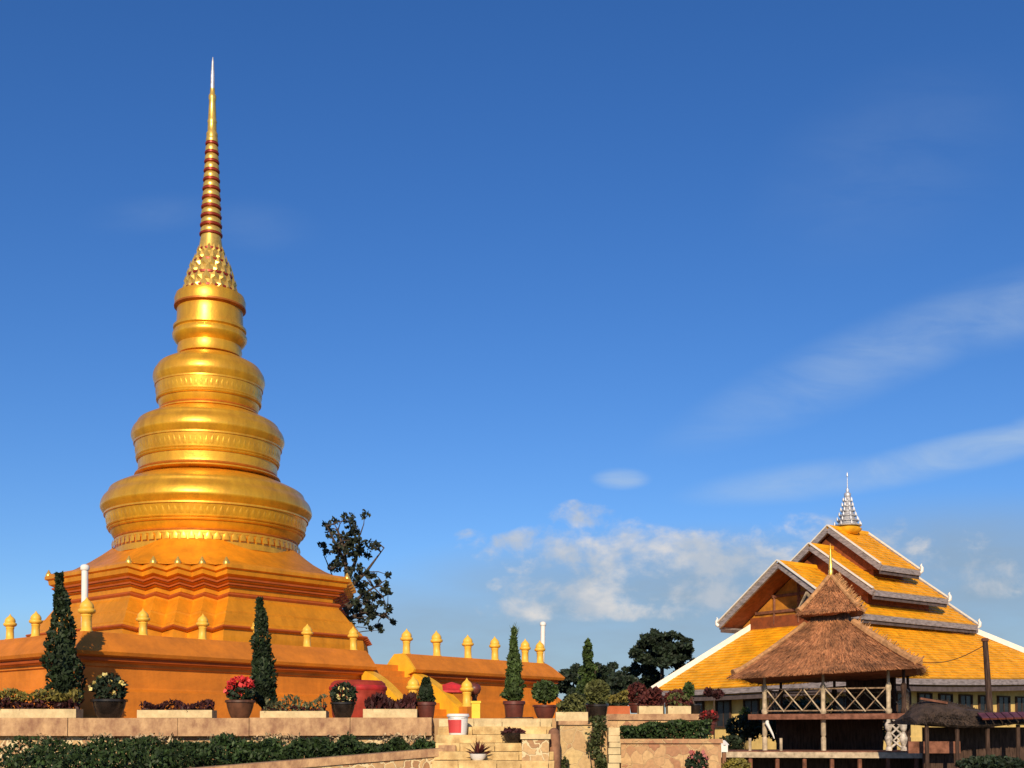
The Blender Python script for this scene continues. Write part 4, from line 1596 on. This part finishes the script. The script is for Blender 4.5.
# thatch roofs
def thatch(b0, t0, ze, zt, name, zl=None, nstraw=5000, sag=.0):
    """b0/t0: half sizes at eave/top"""
    m = MB()
    rings = []
    n = 14
    for k in range(7):
        w = k / 6
        hs_ = b0 + (t0 - b0) * w
        z = ze + (zt - ze) * (w ** 1.12)
        ring = []
        for i in range(4):
            c0 = ((-1, -1), (1, -1), (1, 1), (-1, 1))[i]
            c1 = ((-1, -1), (1, -1), (1, 1), (-1, 1))[(i + 1) % 4]
            for j in range(n):
                u = c0[0] + (c1[0] - c0[0]) * j / n
                v = c0[1] + (c1[1] - c0[1]) * j / n
                tilt = sag * u * (1 - w)
                dz = random.gauss(0, .015) + (-.05 * math.sin(math.pi * j / n) if k == 0 else 0)
                ring.append(gp(u * hs_, v * hs_, z + dz + tilt))
        rings.append(ring)
    low = [p - Vector((0, 0, random.uniform(.05, .12))) + (GC + Vector((0, 0, p.z)) - p).normalized() * .12 for p in rings[0]]
    m.loft([low] + rings, True, True, True)
    rf = m.build(name, 'thatch', gz)
    s = MB()
    for _ in range(nstraw):
        i = random.choice((0, 0, 0, 1, 3, 2))
        c0 = ((-1, -1), (1, -1), (1, 1), (-1, 1))[i]
        c1 = ((-1, -1), (1, -1), (1, 1), (-1, 1))[(i + 1) % 4]
        w = random.random() ** 1.3
        if random.random() < .34:
            w = 0.0
        f_ = random.random()
        u = c0[0] + (c1[0] - c0[0]) * f_
        v = c0[1] + (c1[1] - c0[1]) * f_
        def P(w_):
            h_ = b0 + (t0 - b0) * w_
            return gp(u * h_, v * h_, ze + (zt - ze) * (max(w_, 0) ** 1.12 if w_ > 0 else w_) + sag * u * (1 - w_))
        ln = random.uniform(.04, .11)
        nrm = (GU * (c0[0] + c1[0]) / 2 + GB * (c0[1] + c1[1]) / 2 + Vector((0, 0, .8))).normalized()
        a = P(w + ln) + nrm * random.uniform(.005, .03)
        e = P(w - (random.uniform(0, .03) if w > 0 else random.uniform(.03, .11))) + nrm * (random.uniform(.02, .05) if random.random() < .8 else random.uniform(.05, .13))
        sd = (GU * (c1[0] - c0[0]) / 2 + GB * (c1[1] - c0[1]) / 2).normalized()
        e += sd * random.uniform(-.05, .05)
        sd *= random.uniform(.005, .012)
        s.quad(a - sd, a + sd, e + sd * .6, e - sd * .6)
    s.build('straw', 'thatch_straw', rf)
    # ridges with bristles along the hips
    for i, c in enumerate(((-1, -1), (1, -1), (1, 1), (-1, 1))):
        h = MB()
        def Q(w_):
            h_ = b0 + (t0 - b0) * w_
            return gp(c[0] * h_, c[1] * h_, ze + (zt - ze) * (w_ ** 1.12) + .06 + sag * c[0] * (1 - w_))
        h.tube([Q(k / 10) for k in range(11)], [(.13 if c[0] > 0 and b0 > 2 else .08) + (.05 if k == 0 else 0) for k in range(11)], 8)
        if c[0] > 0:
            o = (GU * c[0] + GB * c[1] * .2).normalized()
            for k in range(30):
                w_ = k / 30
                p = Q(w_)
                for q in range(2):
                    d_ = (o * random.uniform(.5, .9) + Vector((0, 0, random.uniform(.35, .9))) + GB * random.uniform(-.2, .2)) * random.uniform(.14, .30)
                    h.beam(p, p + d_, .024, .024)
        h.build('hip_ridge', 'thatch_ridge', rf)
    return rf


thatch(2.9, .80, 3.70, 5.34, 'thatch_roof', nstraw=16000, sag=.12)
m = MB(); m.box(tuple(gp(0, 0, 5.55)), (1.25, 1.25, .6), ax=GU); m.build('roof_neck', 'wood_dark', gz)
thatch(1.0, .05, 5.80, 7.02, 'thatch_cap', nstraw=4200, sag=.05)
m = MB(); q = gp(0, 0, 6.97); m.lathe(tuple(q), [(.12, 0), (.14, .06), (.07, .12), (.09, .3), (.06, .36), (.07, .55), (.045, .7), (.05, .8), (.02, 1.0), (.004, 1.25)], 10); m.build('finial', 'bright_gold', gz, 50)
# small lattice shield on the left of the cap
m = MB()
for k in range(5):
    m.beam(gp(-1.05 + .02 * k, -.5 + .2 * k, 5.95), gp(-.75, -.7 + .25 * k, 6.5), .03, .03)
    m.beam(gp(-1.05, .4 - .2 * k, 5.95), gp(-.72, .2 - .2 * k, 6.5), .03, .03)
m.build('cap_lattice', 'wood_pale', gz)

# lower deck
dk = thing('timber_deck', tuple(at(840, 752, 38.4)), 'low weathered timber deck around the foot of the pavilion', 'deck')
da, db = at(716, 748, 38.9), at(965, 750, 37.0)
da.z = db.z = 1.1
dd = (db - da).normalized()
dn = Vector((-dd.y, dd.x, 0))
m = MB()
for k in range(16):
    a = da + dn * (.0 + .27 * k)
    m.beam(a - Vector((0, 0, .04)) , db + dn * (.27 * k) - Vector((0, 0, .04)), .255, .06)
m.build('boards', 'wood_red', dk)
m = MB()
m.beam(da - dn * .16 - Vector((0, 0, .13)), db - dn * .16 - Vector((0, 0, .13)), .06, .18)
m.build('edge_beam', 'wood_pale', dk)
ln = (db - da).length
m = MB()
for k in range(40):
    q = da.lerp(db, (k + .5) / 40) + dn * (.9 + .01 * (k % 2))
    m.box((q.x, q.y, .5), (ln / 40 + .01, .04, 1.0), ax=dd)
m.build('under_shade_boards', 'wood_dark', dk)  # dark backing added to stand for the shade under the deck
for k in range(9):
    m = MB()
    q = da + dd * (ln * (k + .3) / 9) - dn * .05
    m.tube([(q.x, q.y, 0), (q.x, q.y, .98)], .07, 8)
    m.build('deck_post', 'wood_red', dk)
for px in (750, 781):
    q = at(px, 745, 38.7)
    m = MB(); m.tube([(q.x, q.y, 1.05), (q.x, q.y, 1.5)], [.05, .05], 8); m.build('stub_post', 'wood_pale', dk)

# white lamp on a stub by the wall end
p = at(724, 752, 27.5)
t = thing('garden_lamp', (p.x, 27.5, 0), 'small white house shaped garden lamp on a post at the wall end', 'lamp')
m = MB(); m.tube([(p.x, 27.5, 0), (p.x, 27.5, p.z)], .05, 8); m.build('post', 'brown_stone', t)
m = MB(); m.box((p.x, 27.5, p.z + .08), (.15, .15, .16)); m.build('body', 'white_paint', t)
m = MB(); m.lathe((p.x, 27.5, p.z + .16), [(.12, 0), (.10, .03), (.02, .11)], 4); m.build('roof', 'white_paint', t)

# ------------------------------------------------------------------ low dark hut, wooden pole, cable at the right
p = at(948, 712, 35)
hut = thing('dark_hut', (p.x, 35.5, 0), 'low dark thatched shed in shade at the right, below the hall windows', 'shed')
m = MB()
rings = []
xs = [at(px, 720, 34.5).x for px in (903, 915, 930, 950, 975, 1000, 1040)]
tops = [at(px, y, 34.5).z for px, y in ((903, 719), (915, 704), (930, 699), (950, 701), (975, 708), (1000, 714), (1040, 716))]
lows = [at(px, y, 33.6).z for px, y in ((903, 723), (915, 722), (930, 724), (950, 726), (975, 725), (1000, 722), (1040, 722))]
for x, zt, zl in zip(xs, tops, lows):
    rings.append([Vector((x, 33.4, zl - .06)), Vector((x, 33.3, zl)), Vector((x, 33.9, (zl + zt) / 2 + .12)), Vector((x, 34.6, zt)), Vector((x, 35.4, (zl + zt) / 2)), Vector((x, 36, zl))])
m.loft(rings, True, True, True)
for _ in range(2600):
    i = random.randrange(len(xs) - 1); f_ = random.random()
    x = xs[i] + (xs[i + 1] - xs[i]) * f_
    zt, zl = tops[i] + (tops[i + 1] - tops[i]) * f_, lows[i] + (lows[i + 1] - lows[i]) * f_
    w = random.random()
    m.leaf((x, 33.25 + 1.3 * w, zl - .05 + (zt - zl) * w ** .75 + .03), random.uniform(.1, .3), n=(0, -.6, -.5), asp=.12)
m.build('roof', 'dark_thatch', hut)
m = MB()
m.box(((xs[0] + xs[-1]) / 2 + .3, 34.9, .95), (xs[-1] - xs[0] - .8, .12, 1.75))
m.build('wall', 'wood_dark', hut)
for k in range(5):
    m = MB(); x = xs[0] + .35 + k * .85; m.tube([(x, 33.55, 0), (x, 33.55, lows[2] - .02)], .06, 8); m.build('post', 'wood_dark', hut)
m = MB()
a = at(908, 742, 34.2); c = at(960, 748, 34.2)
m.box(((a.x + c.x) / 2, 34.2, 1.25), (c.x - a.x, .06, .34))
m.build('panel', 'wood_red', hut)
m = MB()
for k in range(4):
    q = at(918 + k * 7, 700 + 1.1 * k, 34.1)
m.beam(at(920, 698.5, 34.2), at(947, 703, 34.2), .09, .06)
m.build('plank', 'wood_red', hut)
m = MB()
for k in range(7):
    q = at(986 + 8 * k, 719 - .2 * k, 33.0)
    m.beam(q, q + Vector((.05, .5, .16)), .19, .05)
m.build('eave_tiles', 'red_pot', hut)

p0, p1 = at(985, 640, 36.5), at(990, 712, 36.5)
dirp = (p1 - p0).normalized()
foot = p0 + dirp * (p0.z / -dirp.z)
t = thing('wooden_pole', tuple(foot), 'leaning dark wooden pole before the tiled roof at the right', 'pole')
m = MB(); m.tube([foot, p0.lerp(foot, .5), p0], [.115, .10, .08], 10); m.build('shaft', 'wood_dark', t, 60)
m = MB(); m.lathe(tuple(p0), [(.11, -.04), (.115, .03), (.08, .06)], 10); m.build('cap', 'wood_red', t)
m = MB()
e0, e1 = p0 + Vector((0, 0, -.15)), gp(2.7, -2.4, 3.95)
m.tube([e0.lerp(e1, k / 12) - Vector((0, 0, .25 * math.sin(math.pi * k / 12))) for k in range(13)], .012, 5)
tag(m.build('cable', 'cable', loc=e0), 'thin dark cable slung from the wooden pole to the pavilion', 'cable')

# ------------------------------------------------------------------ trees and shrubs
def branch_tree(px, ybase, Y, limbs, name, label, cat, mt, leafn, leafs, trunk_r, bark='bark', basez=0.0, clumps=None, crad=(.5, .8)):
    b0 = at(px, ybase, Y)
    root = thing(name, (b0.x, b0.y, basez), label, cat, 'trees beyond the court')
    m = MB(); ends = []
    for lb in limbs:
        pts = [at(x, y, Y + dy) for x, y, dy in lb]
        if lb[0][1] > ybase - 3:
            pts = [Vector((pts[0].x, pts[0].y, basez))] + pts
        m.tube(pts, [trunk_r * (1 - .85 * i / (len(pts) - 1)) * (1 if lb is limbs[0] else .55) for i in range(len(pts))], 8)
        ends.append(pts)
    pool = [a_.lerp(b_, k / 6) for e_ in ends for a_, b_ in zip(e_, e_[1:]) for k in range(7)]
    if basez > 1:
        for (cx, cy, rx, ry, dy, n) in clumps:
            c = at(cx, cy, Y + dy)
            q = min(pool, key=lambda p_: (p_ - c).length + max(0, p_.z - c.z) * .8)
            md = q.lerp(c, .5) + Vector((random.uniform(-.08, .08), 0, random.uniform(-.02, .12)))
            m.tube([q, md, c], [.035, .022, .008], 5)
    m.build('trunk', bark, root, 60)
    m = MB()
    for (cx, cy, rx, ry, dy, n) in clumps:
        c = at(cx, cy, Y + dy)
        s_ = F / (Y + dy)
        leaf_mass(m, tuple(c), (rx / s_, max(rx, ry) / s_, ry / s_), n, leafs, up=.1, asp=.62, shell=.25)
    m.build('crown', mt, root)
    return root


random.seed(5)
TW = True
cl = []
for _ in range(34):
    cl.append((random.gauss(345, 12), random.gauss(549, 16), random.uniform(3.5, 8), random.uniform(3, 7), random.uniform(-1.5, 1.5), 36))
for cx, cy in ((327, 524), (335, 521), (331, 535), (322, 545), (355, 531), (357, 540), (376, 545), (368, 556), (372, 575), (388, 575), (386, 585), (388, 592), (377, 582), (381, 603), (389, 610),
               (384, 615), (393, 622), (378, 626), (370, 628), (360, 566), (362, 590), (366, 600), (358, 605), (352, 612), (370, 612), (376, 596), (345, 600), (340, 612), (348, 570), (338, 560), (342, 545), (350, 545), (336, 606)):
    cl.append((cx, cy, random.uniform(3.2, 6.0), random.uniform(2.5, 4.5), random.uniform(-1.5, 1.5), 34))
for _ in range(44):
    cl.append((min(388, random.gauss(362, 13)), random.gauss(600, 15), random.uniform(2.5, 5.5), random.uniform(2.0, 4.5), random.uniform(-2, 2), 28))
branch_tree(345, 640, 54, [[(345, 640, 0), (346, 610, 0), (347, 580, 0), (345, 555, 0), (338, 530, 0)], [(346, 585, 0), (356, 560, .5), (360, 535, 1)], [(346, 610, 0), (362, 595, -.5), (386, 580, -1)],
                           [(346, 620, 0), (366, 612, .5), (390, 618, 1)], [(346, 565, 0), (336, 545, -.5), (327, 526, -1)], [(347, 590, 0), (366, 572, 0), (384, 548, 0)], [(346, 600, 0), (338, 590, 0), (330, 570, .5)]],
            'leafy_tree', 'tall open crowned tree with sparse dark leaf clumps behind the tower', 'tree', 'leaf_tree', 0, .20, .22, 'bark', basez=PZ - .3, clumps=cl)

def dense(px, ytop, ybot, w, Y, label, mt='leaf_far', name='dense_tree', n=60, leafs=.3, shape='round', per=110):
    cl = []
    cy, ry = (ytop + ybot) / 2, (ybot - ytop) / 2
    for _ in range(n):
        if shape == 'round':
            a = random.uniform(0, 6.28); r = random.random() ** .5
            cl.append((px + w / 2 * .86 * r * math.cos(a), cy + ry * .86 * r * math.sin(a), random.uniform(4, 8), random.uniform(2.5, 4.5), random.uniform(-2, 2), per))
        else:
            t = random.random()
            cl.append((px + w / 2 * (.1 + .9 * t) * random.uniform(-.8, .8), ytop + (ybot - ytop) * t + 3, random.uniform(3, 5) * (.5 + t), random.uniform(4, 6), random.uniform(-1, 1), per))
    return branch_tree(px, 735, Y, [[(px, 735, 0), (px, (ybot + cy) / 2, 0), (px + 2, cy, 0)], [(px, ybot, 0), (px - w * .3, cy, 1)], [(px, ybot, 0), (px + w * .3, cy - 3, -1)]],
                       name, label, 'tree', mt, 0, leafs, .28, clumps=cl)


dense(662, 629, 668, 66, 82, 'broad flat topped dark tree left of the hall roof', n=95, leafs=.32)
dense(690, 655, 700, 40, 84, 'dark tree half hidden behind the hall hip ridge', n=30)
dense(640, 662, 700, 48, 84, 'dark bushy tree below the broad flat topped one', n=44)
dense(572, 664, 700, 34, 78, 'dark bushy tree beside the far corner of the court wall', n=34)
dense(604, 660, 702, 36, 80, 'dark round tree right of the conical one', n=40)
dense(588, 639, 702, 28, 62, 'dark conical tree rising among the bushes beyond the court', 'leaf_topiary', 'conical_tree', n=70, leafs=.22, shape='cone', per=70)
dense(622, 672, 708, 34, 74, 'dark tree behind the maroon potted bush', n=34)

def shrub(px, py, rx, ry, Y, label, mt, n=500, size=.11, base=None, flowers=None, name='shrub'):
    c = at(px, py, Y); s_ = F / Y
    zb = base if base is not None else max(0.0, c.z - ry / s_)
    root = thing(name, (c.x, c.y, zb), label, 'shrub')
    m = MB(); 
    for k in range(4):
        m.tube([(c.x + random.uniform(-.05, .05), c.y, zb), (c.x + random.uniform(-.6, .6) * rx / s_, c.y + random.uniform(-.2, .2), c.z)], [.02, .008], 6)
    m.build('stems', 'bark', root)
    m = MB(); leaf_mass(m, tuple(c), (rx / s_, rx / s_ * .7, ry / s_), n, size, shell=.35); m.build('foliage', mt, root)
    if flowers:
        m = MB(); leaf_mass(m, (c.x, c.y - .08, c.z + .2 * ry / s_), (rx / s_, rx / s_ * .7, ry / s_), flowers[1], size, shell=.7, asp=.8); m.build('flowers', flowers[0], root)
    return root


shrub(697, 764, 12, 12, 24.0, 'flowering bush with pink blooms at the foot of the right stone wall', 'leaf_dark', 500, .1, 0, ('petal_pink', 34))
shrub(736, 766, 15, 8, 26.0, 'yellow green low bush below the white garden lamp', 'leaf_yellow', 500, .1, 0)
shrub(745, 728, 20, 14, 44, 'dark shrub in the shade left of the pavilion', 'leaf_dark', 900, .18, 0)
shrub(730, 745, 14, 10, 42, 'low dark shrub behind the white garden lamp', 'leaf_dark', 700, .16, 0)
shrub(745, 718, 6, 12, 46, 'small upright green shrub against the yellow hall wall', 'leaf_topiary', 300, .15, 0)
shrub(880, 730, 22, 12, 46, 'dark shrub behind the carved balusters', 'leaf_dark', 900, .18, 0)
shrub(800, 722, 48, 22, 47, 'wide dark shrub mass added to darken the shade behind the pavilion', 'leaf_dark', 4200, .2, 0)  # added dark mass standing for the shaded depth behind the railing
shrub(565, 764, 4, 7, 24.0, 'small green plant clinging to the stone pier', 'leaf_ivy', 120, .08, 1.0)
shrub(992, 764, 36, 8, 31, 'broad dark shrub at the lower right corner', 'leaf_dark', 1500, .14, 0)

shrub(615, 703, 12, 11, 30.0, 'dark green bush behind the small orange planter', 'leaf_dark', 800, .12, PZ)
shrub(650, 701, 14, 11, 30.5, 'dark red bush behind the left pale planter on the right wall', 'leaf_maroon', 900, .12, PZ)
shrub(678, 701, 15, 12, 31.0, 'maroon bush behind the right pale planter on the right wall', 'leaf_red', 900, .12, PZ)
shrub(575, 704, 14, 12, 30.0, 'dark green bush behind the planter on the stone pier', 'leaf_dark', 900, .12, PZ)

# far wood along the horizon
random.seed(9)
m = MB()
for _ in range(9000):
    x = random.uniform(-260, 260)
    y = 230 + random.uniform(-12, 12)
    h = 3.5 + 1.6 * math.sin(x * .11) + 1.2 * math.sin(x * .37 + 1)
    m.leaf((x, y, max(.2, h * random.random() ** .6)), random.uniform(1.2, 2.6), asp=.8)
tag(m.build('distant_wood', 'leaf_far', loc=(0, 230, 0)), 'far belt of dark woodland along the horizon', 'woodland', kind='stuff')
